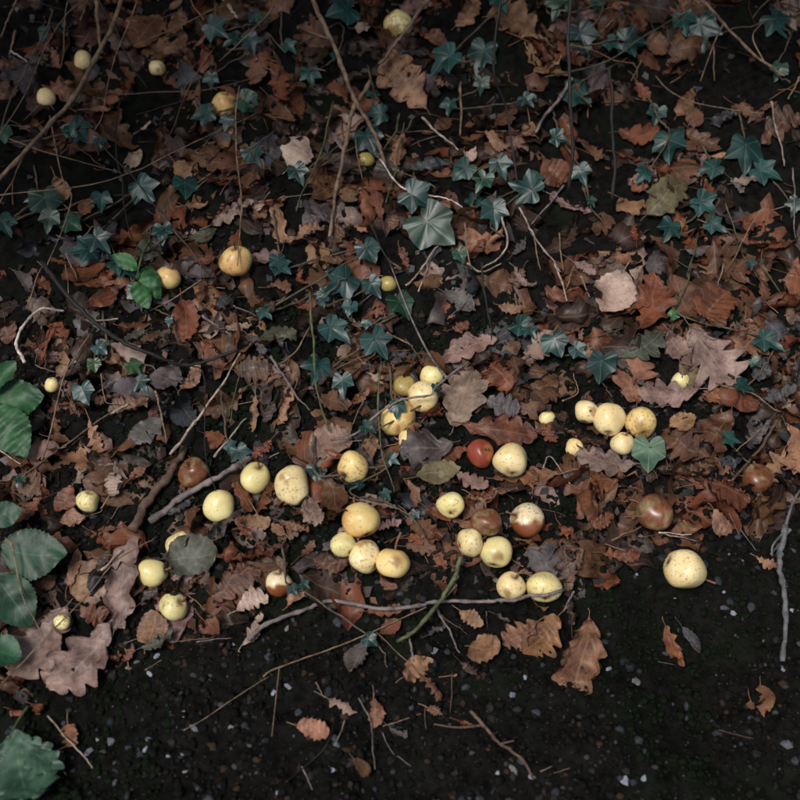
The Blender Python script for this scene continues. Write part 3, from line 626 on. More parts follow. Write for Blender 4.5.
# g, base x y, tip x y, width ratio, kind, colour, curl
K = {'o': 'oak', 'v': 'oval', 'r': 'round'}
CL = {'t': 'tan', 'm': 'mauve', 'r': 'russet', 'b': 'brown', 'g': 'grey', 'd': 'dark', 'y': 'olive', 's': 'slate', 'p': 'pale', 'o': 'orange', 'n': 'moss'}
HERO = """F 690 180 620 295 .75 o t 1|F 285 45 215 155 .7 v p .6|F 330 195 385 55 .6 o r 1|F 490 180 410 60 .62 v b .7|F 500 165 575 105 .8 r r 1|F 290 425 300 295 .85 o t .7
F 275 650 122 665 .55 o r 1.4|F 222 700 90 775 .6 o r 1.4|F 92 620 -20 645 .6 o t 1.2|F 520 600 395 535 .7 o b 1|F 600 470 500 540 .7 o b 1.1|F 410 650 560 650 .65 o b .9
F 410 485 490 440 .6 v t 1.2|F 540 660 635 720 .7 v r 1.3|F 775 500 792 665 .6 o t .9|F 640 305 718 340 .7 v s 1|F 540 365 430 318 .5 v y 1|F 555 410 678 432 .38 v r 1.4|F 552 370 505 432 .6 o o 1.5
F 800 235 735 252 .6 v r 1.4|F 690 15 690 140 .45 o b 1.1|F 160 -5 272 52 .55 v b .8|F 400 200 475 315 .35 v m 1.3|F 285 270 392 213 .5 o n 1|F 0 300 62 250 .6 v m 1|F 92 350 -25 425 .6 o b 1
F 800 325 690 425 .6 o g .9|F 540 735 600 795 .5 v t 1.3|F 280 690 330 690 .5 v t 1.4|F 300 60 280 170 .4 v b 1|F 90 215 145 190 .6 v r 1.4|F 620 200 555 290 .6 o b 1|F 700 480 640 545 .5 o g 1|F 370 610 310 550 .5 o b 1
F 710 300 760 260 .5 v d 1|F 230 260 290 330 .5 v d 1|F 110 190 170 260 .4 v r 1.2|F 180 310 130 240 .4 v t 1.2|F 650 60 590 20 .5 v b 1|F 740 560 690 650 .4 v t 1.3|F 330 480 380 430 .5 v d 1|F 30 470 75 530 .5 o r 1.2
E 565 625 655 675 .6 o m .8|E 445 452 535 440 .6 v r 1|E 742 398 655 305 .85 o r 1.2|E 595 545 525 585 .4 v r 1.5|E 550 232 605 178 .5 o r 1.1
E 690 130 762 140 .55 v t 1.2|E 535 90 625 132 .6 v g .9|E 430 318 358 385 .45 v b 1.1|E 330 480 303 578 .38 v t 1|E 158 400 252 432 .6 v b 1.1|E 82 388 45 492 .42 v t 1|E 200 645 212 742 .5 v b 1.2|E 120 700 162 795 .5 v m 1
E 38 760 132 792 .55 o r 1.3|E 268 690 395 722 .22 v m 1.2|E 418 655 472 722 .35 v t 1.2|E 325 792 402 758 .5 o m 1.2|E 478 708 545 765 .5 v r 1.3|E 648 420 752 442 .6 o g .9|E 0 352 52 318 .6 v b 1|E 275 290 385 302 .45 o b 1
E 110 92 110 18 .4 v r 1.1|E 0 60 82 72 .6 o b 1|E 738 5 795 65 .5 o m 1|E 0 232 95 210 .6 v n 1|E 600 700 642 712 .7 r t 1.2|E 288 318 345 392 .3 v m 1.2|E 802 250 768 305 .6 v m 1|E 680 665 640 690 .5 v r 1.3
E 660 720 745 700 .55 o b 1.3|E 770 20 720 90 .5 o b 1|E 30 420 0 480 .5 v d 1|E 200 460 150 500 .4 v r 1.3|E 250 430 300 380 .5 v r 1.2|E 460 330 400 290 .4 v d 1|E 420 760 500 790 .5 o b 1.2|E 60 720 30 650 .5 v r 1.3
D 698 330 805 308 .75 o b .9|D 722 388 608 472 .75 o b .8|D 620 218 652 312 .6 v r 1.1|D 545 128 562 232 .62 v r .9|D 520 300 472 402 .65 v g .9|D 500 402 595 472 .7 v s .8|D 482 468 388 562 .55 v g 1|D 442 398 335 482 .6 o b 1
D 258 468 302 552 .45 o t 1.1|D 172 570 68 560 .45 v m .9|D 330 598 342 692 .5 o m 1.1|D 222 668 168 742 .62 v r 1|D 272 738 183 762 .65 v t .9|D 0 148 32 232 .6 v r 1|D 258 122 372 90 .42 v r 1.2|D 148 168 205 222 .4 v r 1.4
D 150 282 108 198 .35 v r 1.4|D 700 668 748 742 .6 v r .9|D 618 488 672 562 .55 v r 1.1|D 760 398 738 502 .3 v t 1.1|D 550 382 592 328 .5 v t 1.1|D 668 182 742 168 .5 v m 1.1|D 498 742 572 708 .5 v s 1|D 240 578 235 662 .32 v m 1.1
D 18 640 132 692 .6 o b 1|D 385 655 435 605 .35 v r 1.3|D 198 345 240 310 .6 v d 1|D 155 535 212 538 .4 v r 1.1|D 800 520 760 580 .6 o r 1.1|D 695 792 805 778 .5 v t 1|D 690 100 650 150 .4 v s 1|D 210 440 250 480 .4 v b 1.1|D 610 60 595 130 .3 v b 1.2
D 130 720 60 770 .5 o r 1|D 340 790 270 770 .5 o b 1|D 20 580 80 620 .5 v b 1|D 740 210 790 270 .5 v g 1|D 430 200 370 240 .5 o n 1|D 330 430 280 420 .5 v r 1.2|D 100 480 50 440 .5 v d 1
G 228 250 345 292 .45 o r 1.2|G 440 345 472 258 .85 r t .5|G 598 258 645 325 .6 v o 1.1|G 698 238 790 198 .55 o p 1.2|G 618 205 765 125 .65 o b 1|G 638 92 805 38 .45 o r 1.2|G 700 30 790 20 .5 o m 1
G 248 52 442 20 .4 o r 1.1|G 213 172 237 58 .28 v t 1.2|G 200 578 212 642 .6 r t 1.2|G 90 525 150 545 .5 v r 1.2|G 25 540 75 545 .6 v r 1|G 418 352 525 318 .35 o n 1.2|G 370 400 395 345 .45 v r 1|G 718 345 800 268 .4 o p 1.5
G 580 165 540 220 .5 v b 1.2|G 290 130 330 60 .4 v d 1|G 105 180 165 140 .6 v b 1|G 320 370 370 400 .5 v r 1.2|G 185 690 175 650 .5 v d 1.2|G 760 10 690 -30 .5 o r 1|G 420 220 470 190 .5 v d 1
H 595 340 698 372 .8 r t .8|H 800 285 712 355 .75 o t 1|H 578 262 640 290 .7 v t 1.1|H 292 335 258 428 .7 v g .8|H 395 432 505 400 .55 v t 1|H 98 588 185 612 .62 r t 1|H 332 498 320 592 .45 v t 1.2|H 478 513 525 557 .5 v t 1.2
H 368 590 425 612 .6 v g 1.1|H 298 242 412 240 .35 o r 1.1|H 343 300 402 268 .6 v r 1.1|H 340 138 385 192 .5 v r 1.3|H 128 120 255 110 .45 v b .9|H 48 238 145 178 .28 v t 1|H 500 78 532 142 .4 v r 1.2|H 578 388 625 435 .6 o d 1.2
H 458 438 525 505 .35 v b 1.3|H 405 30 530 10 .4 o r 1.2|H 410 45 505 60 .4 o b 1.2|H 188 513 272 545 .4 v m 1.4|H 60 20 20 -10 .6 v t 1|H 120 0 40 30 .5 o b 1|H 800 60 740 40 .6 o b 1.3|H 100 90 150 50 .5 o b 1.2
H 0 40 60 80 .5 o b 1.2|H 480 300 530 290 .5 v g 1.2|H 560 568 615 572 .3 v o 1.2|H 550 440 570 430 .5 v t 1.2|H 560 130 590 60 .4 v d 1|H 690 260 720 280 .5 v d 1.2|H 270 680 310 740 .5 v b 1.3
I 82 268 -5 375 .7 o t 1|I 398 298 448 418 .35 v o 1.5|I 455 298 502 372 .4 v s .7|I 680 458 702 555 .5 v t 1.2|I 215 102 335 72 .45 o r 1.1|I 668 88 728 108 .6 o t 1.3|I 20 40 165 72 .5 o b 1.3|I 90 55 122 172 .5 o b 1.3|I 90 260 155 225 .6 o d 1.5
I 60 10 145 15 .4 o r 1.3|I 30 210 45 250 .4 v o 1.2|I 170 20 240 -20 .4 o r 1.2|I 640 510 660 540 .4 v t 1.2|I 370 -5 500 10 .3 v b 1
B 792 195 715 25 .62 o t .8|B 568 105 628 5 .5 o t .9|B 458 85 545 135 .45 v r 1.2|B 80 505 112 408 .75 v p .8|B 10 168 62 285 .5 o r 1|B 8 300 85 375 .7 v b .9|B 50 725 38 585 .4 o t 1.2|B 60 700 175 660 .3 o t 1.2|B 195 608 108 665 .6 v g .8
B 342 622 318 515 .35 o r 1.2|B 218 570 292 602 .6 v b 1|B 208 745 242 668 .6 o b 1|B 210 60 270 10 .6 v m 1|B 410 10 480 0 .6 v m 1|B 300 50 355 25 .6 v r 1.2|B 428 532 535 498 .5 o s 1|B 585 490 625 465 .6 v p 1.1|B 500 380 560 360 .6 v b 1
B 610 400 635 310 .4 v b 1.1|B 680 390 730 350 .6 o b 1|B 765 410 800 360 .6 v t 1|B 265 685 305 700 .5 v t 1.2|B 510 620 555 608 .5 v t 1.2|B 365 690 395 650 .4 v b 1.1|B 400 160 480 150 .5 o s 1|B 390 440 410 530 .4 v t 1|B 0 600 -20 700 .5 o b 1
B 660 700 620 760 .4 v r 1.2|B 730 770 780 720 .4 o g 1|B 400 740 420 800 .4 v r 1.2|B 120 330 180 380 .4 v d 1|B 540 235 500 225 .5 v t 1.2|B 270 100 320 130 .5 v m 1.2|B 740 440 640 450 .3 v t 1|B 200 420 240 440 .5 v m 1|B 240 780 170 790 .4 o b 1
C -5 85 65 195 .7 o r .9|C 358 108 392 185 .6 v b 1|C 298 258 355 312 .5 o o 1.1|C 415 352 505 293 .45 v t .9|C 448 345 508 372 .8 r b 1|C 458 400 545 462 .65 o b 1|C 258 400 375 415 .6 o r 1.1|C 265 455 330 475 .5 v r 1.2|C 358 595 475 498 .55 v y .8
C 128 428 215 472 .6 o b 1|C 38 478 118 555 .65 v r 1|C 248 598 345 645 .55 v t 1|C 295 560 345 580 .6 v o 1.2|C 598 300 695 352 .5 o b 1|C 678 402 805 338 .7 o b .8|C 618 660 705 628 .6 v o 1|C 58 600 185 632 .45 v m 1.1|C 138 758 205 800 .6 v m 1
C 218 800 245 725 .6 o b 1|C 508 372 622 342 .4 o s 1|C 240 15 300 5 .5 v t 1|C 600 545 680 535 .3 v m 1.1|C 85 125 100 175 .4 v r 1.2|C 20 230 90 180 .4 v t 1.2|C 170 200 130 240 .5 v b 1|C 530 470 590 460 .3 v t 1.2|C 680 340 730 320 .3 v b 1|C 460 760 520 750 .5 v g 1
C 300 720 320 660 .4 o r 1.2|C 10 420 -20 380 .5 v t 1|C 760 690 720 740 .5 v r 1.1|C 580 560 640 580 .4 o g 1|C 430 690 465 660 .3 v o 1.2|C 600 720 650 750 .4 v d 1
A 488 112 548 58 .6 o b 1|A 398 125 462 28 .6 v b .9|A 168 528 195 602 .5 v t 1|A 368 515 422 452 .5 v p 1|A 568 478 675 522 .5 o b 1|A 528 488 562 555 .5 v t 1.1|A 628 662 748 638 .55 o m .9|A 803 155 760 275 .6 o r 1|A 178 362 242 348 .5 v o 1.1|A 310 315 348 312 .7 v o 1.1
A 0 280 38 290 .7 v b 1|A 30 200 55 230 .5 v b 1|A 560 625 615 615 .5 v t 1.1|A 455 630 495 660 .7 v b 1|A 408 738 472 805 .6 v n 1.2|A 558 722 645 690 .55 v n .9|A 238 642 275 588 .5 v o 1.2|A 585 155 615 95 .4 v t 1|A 500 30 540 0 .5 v b 1|A 420 390 450 370 .6 v p 1.2
A 270 340 330 350 .4 v t 1.1|A 60 380 90 390 .5 v m 1|A 210 310 260 300 .5 v n 1|A 650 470 600 430 .6 o b 1|A 780 600 760 640 .5 v m 1|A 640 780 590 790 .5 v r 1.1|A 340 420 310 380 .4 v d 1|A 770 520 720 560 .5 v b 1|A 160 190 180 230 .5 v r 1.1"""
heroes = []
for e in HERO.replace('\n', '|').split('|'):
    f = e.split(); g = f[0]; x0, y0, x1, y1, wr = map(float, f[1:6]); heroes.append((rp(g, x0, y0), rp(g, x1, y1), wr, K[f[6]], CL[f[7]], float(f[8])))
mids = np.array([((b[0]+t[0])/2, (b[1]+t[1])/2) for b, t, *_ in heroes])

# random filler leaves (the ones between the leaves read from the photo), laid first
FILL = max(0, 292-len(heroes)-9); fills = []
tries = 0
while len(fills) < FILL and tries < 20000:
    tries += 1; q = np.array([U(5, 795), U(8, 660)])
    if q[1] > np.interp(q[0], EDGE[:, 0], EDGE[:, 1])-18: continue
    if np.min(np.hypot(*(mids-q).T)) < 22 or any(math.hypot(q[0]-f[0], q[1]-f[1]) < 24 for f in fills): continue
    fills.append((q[0], q[1]))
for px, py in fills:
    sc = .75+.35*py/600; L = U(24, 44)*sc; a = U(0, 6.28); d = (math.cos(a)*L/2, math.sin(a)*L/2)
    place_leaf((px-d[0], py-d[1]), (px+d[0], py+d[1]), U(.42, .66), 'oak' if rng.random() < .5 else 'oval', str(rng.choice(CN, p=CP)), U(.8, 1.4), tilt=.4)

for a in AL:
    make_apple(*a[:7], **a[7])

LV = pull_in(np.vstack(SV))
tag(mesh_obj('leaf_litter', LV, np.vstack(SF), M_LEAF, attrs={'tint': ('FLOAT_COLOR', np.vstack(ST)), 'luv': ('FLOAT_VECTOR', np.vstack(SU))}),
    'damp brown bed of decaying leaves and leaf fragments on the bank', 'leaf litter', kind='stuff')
order = rng.permutation(len(heroes))
for k in order:
    b, t, wr, kind, col, curl = heroes[k]
    mx, my = (b[0]+t[0])/2, (b[1]+t[1])/2
    ov = any(abs(mx-a[0]) < .8*a[2] and .35*a[2] < my-a[1] < 1.1*a[2] for a in AL)
    place_leaf(b, t, wr, kind, col, curl*1.2, up=.45, tilt=.30 if ov else .55, pct=40, over=ov, lift=.003 if ov else 0)
# the leaves that stand out, on top
TOP = [('F', 460, 182, 608, 345, .82, 'oakp', 'mauve', .55, 'big pale mauve oak leaf with pointed lobes right of the middle'),
       ('F', 492, 392, 325, 396, .48, 'oak', 'mauve', .7, 'narrow mauve oak leaf with dark dots above the rightmost cluster apple'),
       ('F', 312, 590, 140, 565, .62, 'oak', 'mauve', .6, 'mauve oak leaf lying over the front of the right apple cluster'),
       ('E', 256, 540, 136, 545, .88, 'round', 'mauve', .5, 'broad smooth mauve leaf above and left of the stalk-rotted apple'),
       ('E', 560, 535, 402, 560, .82, 'oak', 'grey', .5, 'crinkled grey oak leaf covering a pale apple in the middle'),
       ('E', 448, 635, 578, 600, .50, 'oval', 'olive', .9, 'mottled olive leaf below the crinkled grey oak leaf'),
       ('E', 555, 478, 612, 322, .68, 'oak', 'mauve', .7, 'upright pale oak leaf right of the bright oval apple'),
       ('E', 690, 205, 530, 275, .52, 'oak', 'mauve', .8, 'long pale tan oak leaf above the yellow apples in the middle'),
       ('E', 585, 478, 800, 505, .45, 'oak', 'russet', .9, 'large russet oak leaf roofing the red apple'),
       ('E', 672, 640, 808, 618, .55, 'oak', 'orange', .9, 'spotted orange brown oak leaf under the yellow apple beside the red one'),
       ('G', 348, 350, 378, 45, .30, 'oak', 'mauve', .7, 'tall mauve leaf standing upright at the left litter edge'),
       ('G', 335, 308, 165, 480, .66, 'oak', 'mauve', .6, 'mauve oak leaf lying flat at the left litter edge'),
       ('G', 195, 245, 45, 435, .72, 'oak', 'mauve', .6, 'large grey mauve leaf behind thin grass stems at left'),
       ('G', 502, 105, 640, 90, .70, 'round', 'moss', .5, 'black-spotted grey-green leaf in front of the slanted apple'),
       ('I', 182, 272, 128, 482, .66, 'oak', 'tan', .7, 'tan oak leaf lying flat on the bare soil'),
       ('B', 462, 345, 365, 172, .62, 'oak', 'tan', .8, 'orange tan lobed oak leaf near the top below the pecked apple')]
for g, x0, y0, x1, y1, wr, kind, col, curl, lab in TOP:
    place_leaf(rp(g, x0, y0), rp(g, x1, y1), wr, kind, col, curl, up=.55, lift=.003, label=lab, tilt=.12, pct=45, over=True)

# ------------------------------------------------------------------ ivy
IV = dict(
 A="645 90 80 60|685 120 60 120|245 400 90 40|200 380 50 180|295 420 40 90|595 340 75 190|740 310 70 20|670 365 50 100|755 465 75 45|430 570 95 60|550 565 75 100|300 600 70 90|140 610 90 80|145 660 70 100|15 670 80 60|215 665 65 60|240 740 90 150|300 720 80 30|480 695 70 60|365 780 80 20|625 240 50 90|10 400 50 60|155 110 80 60|100 590 60 160|760 60 50 90|745 130 60 60",
 B="135 230 65 70|320 285 45 90|325 335 70 150|315 425 100 70|525 185 105 160|640 175 100 100|640 255 55 80|545 320 55 100|695 80 75 90|780 300 50 60|225 70 90 170|700 500 75 60|640 545 70 110|765 555 100 190|630 600 60 60|680 640 90 80|460 590 105 20|510 680 140 40|310 750 70 60|40 785 60 90|100 520 70 60|580 760 45 90|580 510 70 160|215 165 40 60|75 140 50 60",
 C="160 130 110 60|145 285 85 30|5 300 30 90|305 150 90 20|505 105 120 100|740 75 90 50|735 215 60 100|375 345 65 80|410 445 110 95|640 460 120 70|705 515 90 30|90 410 60 40|155 520 70 60|20 540 70 80|335 520 60 150|525 500 80 160|525 610 85 60|555 670 65 30|412 685 75 90|785 615 60 90|185 600 35 90|655 785 35 90|205 20 50 60|80 25 80 95|250 140 60 60|455 70 80 60",
 D="380 15 80 30|415 95 80 100|500 170 30 90|300 250 45 60|280 300 40 90|250 385 65 70|400 305 55 40|420 355 60 60|690 540 45 20|715 565 65 60|55 640 40 90|790 150 50 40",
 E="55 10 70 60|215 60 110 120|165 85 50 170|325 70 70 60|250 130 45 90|410 130 80 80|215 200 100 60|340 240 95 80|290 240 40 160|155 315 90 90|230 360 75 100|300 195 30 90|390 430 58 100|310 485 50 40|380 578 45 60|265 655 50 140|360 683 40 60|440 745 35 90|770 195 70 20|155 620 60 60|170 110 40 90|512 372 42 60",
 F="75 270 75 90|150 258 60 60|205 335 88 95|5 200 50 60|640 360 60 30|715 230 85 60|600 520 55 20|670 290 40 60|430 150 40 300",
 H="85 180 40 60|120 165 36 30|315 330 46 60")
ivy = []
for g, s in IV.items():
    for e in s.split('|'):
        x, y, z, a = map(float, e.split()); q = rp(g, x, y); ivy.append((q[0], q[1], z*.3375, a))
P2 = np.array([(a[0], a[1]) for a in ivy])
seeds = np.array([(60, 190), (110, 225), (230, 40), (230, 130), (340, 60), (350, 130), (480, 60), (500, 185), (430, 210), (600, 50), (590, 170), (720, 40), (660, 140), (760, 170), (710, 220), (110, 290), (120, 380), (240, 450), (330, 300), (350, 350), (390, 420), (370, 490), (580, 360), (760, 350), (300, 590), (725, 440)], float)
for _ in range(8):
    asg = np.argmin(((P2[:, None]-seeds[None])**2).sum(-1), 1)
    for k in range(len(seeds)):
        if (asg == k).any(): seeds[k] = P2[asg == k].mean(0)
NUM = {1: 'one leaf', 2: 'two leaves', 3: 'three leaves', 4: 'four leaves', 5: 'five leaves', 6: 'six leaves', 7: 'seven leaves', 8: 'eight leaves', 9: 'nine leaves', 10: 'ten leaves'}
def ivy_leaf(root, rootloc, px, py, size, ang, stemP, tint, up=.55, mat=M_IVY):
    c, an_ = hit_a(px, py, off=.012)
    depth = (c-CAM)@FW; S = size*TF/400*depth*1.28
    n = nrm(gnormal(c[0], c[1])*.5 + up*nrm(CAM-c) + np.array([0, 0, .3]) + rng.normal(0, .22, 3))
    if an_ is not None: n = nrm(an_+.25*n)
    a = math.radians(ang); yd = RT*math.cos(a) - UP*math.sin(a)
    V, F, luv = ivy_geo(S, rng, 1 if rng.random() < .22 else 0)
    fr = frame(yd, n); V = V - np.array([0, S*.22, 0]); V = V @ fr + c
    cl = V[:, 2]-Hs(V[:, 0], V[:, 1]); V[:, 2] += max(0, .002-np.percentile(cl, 8))
    push_out(V, .002)
    o = mesh_obj('leaf', V, F, mat, root, rootloc, {'tint': ('FLOAT_COLOR', rgba(tint, len(V))), 'luv': ('FLOAT_VECTOR', luv)})
    j = V[-1]
    k = np.argmin(np.linalg.norm(stemP-j, axis=1)); q = stemP[k]
    sp = spline(np.array([q, (q+j)/2+np.array([U(-.004, .004), U(-.004, .004), .004]), j]), 7); Vt, Ft = tube(sp, .0007, 5)
    mesh_obj('petiole', Vt, Ft, M_STEM, o, rootloc, {'tint': ('FLOAT_COLOR', rgba((.09, .075, .035), len(Vt)))})
for k in range(len(seeds)):
    mem = np.where(asg == k)[0]
    if not len(mem): continue
    mem = sorted(mem, key=lambda i: (ivy[i][1]*.9+.5*ivy[i][0]))
    pts = [hit(ivy[i][0]+U(-6, 6), ivy[i][1]+U(-3, 8), off=.005) for i in mem]
    pts = [pts[0]+np.array([-.01, .05, .012])] + pts + [pts[-1]+np.array([.012, -.03, 0])]
    for p in pts: p[2] = max(p[2], float(Hs(p[0], p[1]))+.002)
    P = spline(np.array(pts), 10*len(pts)); P += rng.normal(0, .0006, P.shape)
    P[:, 2] = np.maximum(P[:, 2], Ts(P[:, 0], P[:, 1])+.003)
    root = empty('ivy_vine', P[0]); rl = P[0]
    Vt, Ft = tube(P, np.linspace(.0015, .0009, len(P)), 6)
    mesh_obj('stem', Vt, Ft, M_BARK, root, rl, {'tint': ('FLOAT_COLOR', rgba((.085, .065, .04), len(Vt)))})
    for i in mem:
        px, py, sz, an = ivy[i]
        g = rng.random(); t = np.array((.013, .052, .048)) if g < .82 else np.array((.016, .056, .032))
        if 365 < py < 370 and px < 140 or (an == 300): t = np.array((.03, .10, .03))
        ivy_leaf(root, rl, px, py, sz, an+U(-25, 25), P, t*U(.7, 1.25))
    mx, my = np.mean([ivy[i][0] for i in mem]), np.mean([ivy[i][1] for i in mem])
    auto_label(root, f'dark teal ivy vine, {NUM.get(len(mem), "many leaves")},', mx, my, 'ivy', 'ivy vines trailing over the bank', 60)
# the mottled yellowing ivy leaf in front of the right cluster
q = hit(*rp('F', 350, 540), off=.012); root = empty('ivy_leaf', q)
sp = np.array([hit(*rp('F', 340, 500), off=.004), q])
P = spline(np.array([sp[0], (sp[0]+sp[1])/2+[0, 0, .004], sp[1]]), 8)
ivy_leaf(root, q, *rp('F', 352, 568), 32, 92, P, np.array((.06, .125, .075)), up=1.2, mat=green_material('yellowing_ivy', (.3, .32, .2), .4, (.30, .30, .16)))
tag(root, 'mottled grey-green fallen ivy leaf in front of the right apple cluster', 'ivy', 'ivy vines trailing over the bank')

# ------------------------------------------------------------------ bramble and other green leaves at the left edge
def bramble(name, leaves, stem, label, tint, kindmat=M_BRAM, shape='bramble'):
    pts = np.array([hit(x, y, off=h) for x, y, h in stem]); P = spline(pts, 24); root = empty(name, P[0]); rl = P[0]
    Vt, Ft = tube(P, np.linspace(.0017, .0011, len(P)), 6); mesh_obj('stem', Vt, Ft, M_STEM, root, rl, {'tint': ('FLOAT_COLOR', rgba((.06, .085, .03), len(Vt)))})
    for (bx, by, tx, ty, wr, h) in leaves:
        B = hit(bx, by, off=h); T = hit(tx, ty, off=h); C = (B+T)/2; L = np.linalg.norm(T-B)
        V, F, luv = leaf_geo(shape, L, L*wr, 45, 4, rng, .55)
        n = nrm(gnormal(C[0], C[1])+.8*nrm(CAM-C)+rng.normal(0, .1, 3)); V = V @ frame(T-B, n)+C
        cl = V[:, 2]-Ts(V[:, 0], V[:, 1]); V[:, 2] += max(0, .002-cl.min())
        o = mesh_obj('leaf', V, F, kindmat, root, rl, {'tint': ('FLOAT_COLOR', rgba(np.array(tint)*U(.8, 1.2), len(V))), 'luv': ('FLOAT_VECTOR', luv)})
        j = V[luv[:, 0] < 1e-6].mean(0); q = P[np.argmin(np.linalg.norm(P-j, axis=1))]
        sp = spline(np.array([q, (q+j)/2+[0, 0, .003], j]), 6); Vt, Ft = tube(sp, .0009, 5); mesh_obj('petiole', Vt, Ft, M_STEM, o, rl, {'tint': ('FLOAT_COLOR', rgba((.06, .085, .03), len(Vt)))})
    tag(root, label, 'bramble', 'bramble sprays at the left edge')
GT = (.018, .055, .028)
bramble('bramble_spray', [(-8, 405, 38, 392, .75, .04), (-6, 410, 24, 448, .62, .04), (-10, 392, 14, 360, .7, .045)], [(-60, 430, .01), (-30, 412, .03), (-6, 405, .04)], 'serrated green bramble leaves at the left edge below the white stalk', (.02, .085, .028))
bramble('bramble_spray', [(2, 553, 64, 557, .78, .035), (-4, 575, 30, 625, .75, .03), (-12, 520, 22, 508, .8, .04)], [(-70, 590, .01), (-30, 570, .03), (0, 556, .035)], 'smooth rounded dark green bramble leaves at the left edge', GT)
bramble('bramble_spray', [(-14, 650, 20, 655, 1.0, .03)], [(-60, 690, .005), (-30, 665, .02), (-14, 650, .03)], 'small crinkled bright green leaf at the left edge, lower down', (.02, .085, .04))
bramble('green_leaf_sprig', [(14, 734, 26, 806, .95, .02), (14, 738, 56, 768, .6, .022), (10, 740, -12, 785, .6, .018)], [(28, 706, .006), (14, 728, .012), (11, 742, .02)], 'torn pale green leaf on a curved stalk in the bottom left corner', (.036, .09, .055), shape='oak')
bramble('green_leaf_sprig', [(138, 268, 112, 254, .55, .03), (134, 282, 150, 308, .6, .03), (140, 262, 158, 300, .5, .025)], [(150, 240, .01), (142, 256, .03), (136, 280, .03)], 'fresh green toothed leaves left of the shaded apple', (.03, .12, .035))

# ------------------------------------------------------------------ twigs, stems and stalks: pixels of the run, width px, colour, height above the bed at each end
TC = {'tan': (.20, .135, .085), 'pale': (.34, .27, .215), 'grey': (.16, .135, .125), 'dark': (.013, .010, .008), 'brown': (.09, .055, .036), 'green': (.075, .085, .035), 'red': (.12, .06, .035), 'lich': (.115, .12, .12), 'white': (.5, .44, .40)}
TCN = {'tan': 'tan', 'pale': 'pale', 'grey': 'greyish brown', 'dark': 'blackish', 'brown': 'brown', 'green': 'greenish', 'red': 'reddish', 'lich': 'grey', 'white': 'whitish'}
def twig(name, pts, wpx, col, h0=.006, h1=.006, label=None, subs=(), taper=.6, knots=False, above=False):
    n = len(pts); hs = np.linspace(h0, h1, n)
    W = np.array([hit_a(x, y, h)[0] for (x, y), h in zip(pts, hs)]); P = spline(W, max(10, 7*n))
    dep = float(np.mean((P-CAM)@FW)); r = wpx/2*TF/400*dep
    ww = np.linspace(0, 1, len(P))[:, None]*np.array([[U(5, 11), U(5, 11), U(4, 9)]])+rng.uniform(0, 6, (1, 3)); LT = float(np.linalg.norm(P[-1]-P[0])); P += np.sin(ww*.9)*min(.0035, .012*LT)+np.sin(ww*2.3+1)*min(r*.35, .004*LT)
    P += rng.normal(0, r*.16, P.shape); P[:, 2] = np.maximum(P[:, 2], Ts(P[:, 0], P[:, 1])+r*.7)
    if above:                                                 # rests on top of the leaves along its whole length
        z = np.maximum(P[:, 2], Hs(P[:, 0], P[:, 1])+r); k = 9; zp = np.pad(z, k//2, mode='edge')
        P[:, 2] = np.maximum(np.convolve(zp, np.ones(k)/k, 'valid'), z-.004)
    for c, ra in APPLES:
        d = P-c; q = np.linalg.norm(d, axis=1); k = q < ra+r
        if k.any(): P[k] = c+d[k]/q[k][:, None]*(ra+r)
    R = np.linspace(r, r*taper, len(P))*(1+rng.uniform(-.10, .10, len(P)))
    if knots or wpx > 2: R[rng.integers(0, 3)::6] *= 1.3
    rl = P[0]; Vt, Ft = tube(P, R, 8 if wpx > 2.5 else 5)
    o = mesh_obj(name, Vt, Ft, M_BARK if wpx > 1.8 else M_STEM, None, rl, {'tint': ('FLOAT_COLOR', rgba(np.array(TC[col])*U(.85, 1.15), len(Vt)))})
    for sp_pts, sw in subs:
        Q = np.array([hit(x, y, off=h0) for x, y in sp_pts]); k = np.argmin(np.linalg.norm(P-Q[0], axis=1)); Q[0] = P[k]; Q = spline(Q, 12)
        rs = sw/2*TF/400*dep; Vt, Ft = tube(Q, np.linspace(rs, rs*.5, 12), 5)
        mesh_obj('side_shoot', Vt, Ft, M_BARK, o, rl, {'tint': ('FLOAT_COLOR', rgba(TC[col], len(Vt)))})
    px, py = project(P[len(P)//2])
    g = 'twigs and dry stems on the bank'
    if label: tag(o, label, 'twig' if 'twig' in name or 'branch' in name else 'stem', g)
    else: auto_label(o, f"{'thin' if wpx < 2 else 'stout'} {TCN[col]} {name.replace('_', ' ')}", px, py, 'twig' if 'twig' in name else 'stem', g, 60)
    return o
R = lambda g, *xy: [rp(g, xy[i], xy[i+1]) for i in range(0, len(xy), 2)]
twig('twig', [(246, 646), (262, 628), (300, 615), (330, 603), (380, 607), (420, 602), (440, 597), (480, 598), (498, 598), (511, 598), (528, 597), (544, 596), (562, 594)], 4.2, 'grey', .007, .010, 'long greyish twig lying along the edge of the bare soil', [([(440, 597), (455, 587)], 2.6), ([(262, 628), (250, 640)], 2.5)], .75, True, True)
twig('twig', R('H', 582, 75, 560, 150, 500, 230, 430, 310, 388, 332), 4.5, 'green', .03, .006, 'crooked mossy twig crossing the long twig', [], .8, True)
twig('twig', R('H', 605, 535, 650, 580, 700, 632, 770, 690, 792, 742), 4.0, 'brown', .008, .004, 'forked brown twig broken on the bare soil at the bottom', [(R('H', 640, 590, 570, 585, 500, 575), 3.2), (R('H', 700, 632, 738, 624), 3.0)], .6, True)
twig('twig', R('D', 440, 758, 560, 672, 680, 612, 748, 570), 6.5, 'grey', .008, .014, 'stout greyish fallen branch above the round pale green apple', [], .75, True)
twig('twig', R('D', 388, 782, 470, 660, 552, 540), 9.0, 'brown', .006, .008, 'thick dark rotten stick leaning left of the fallen branch', [], .85, True)
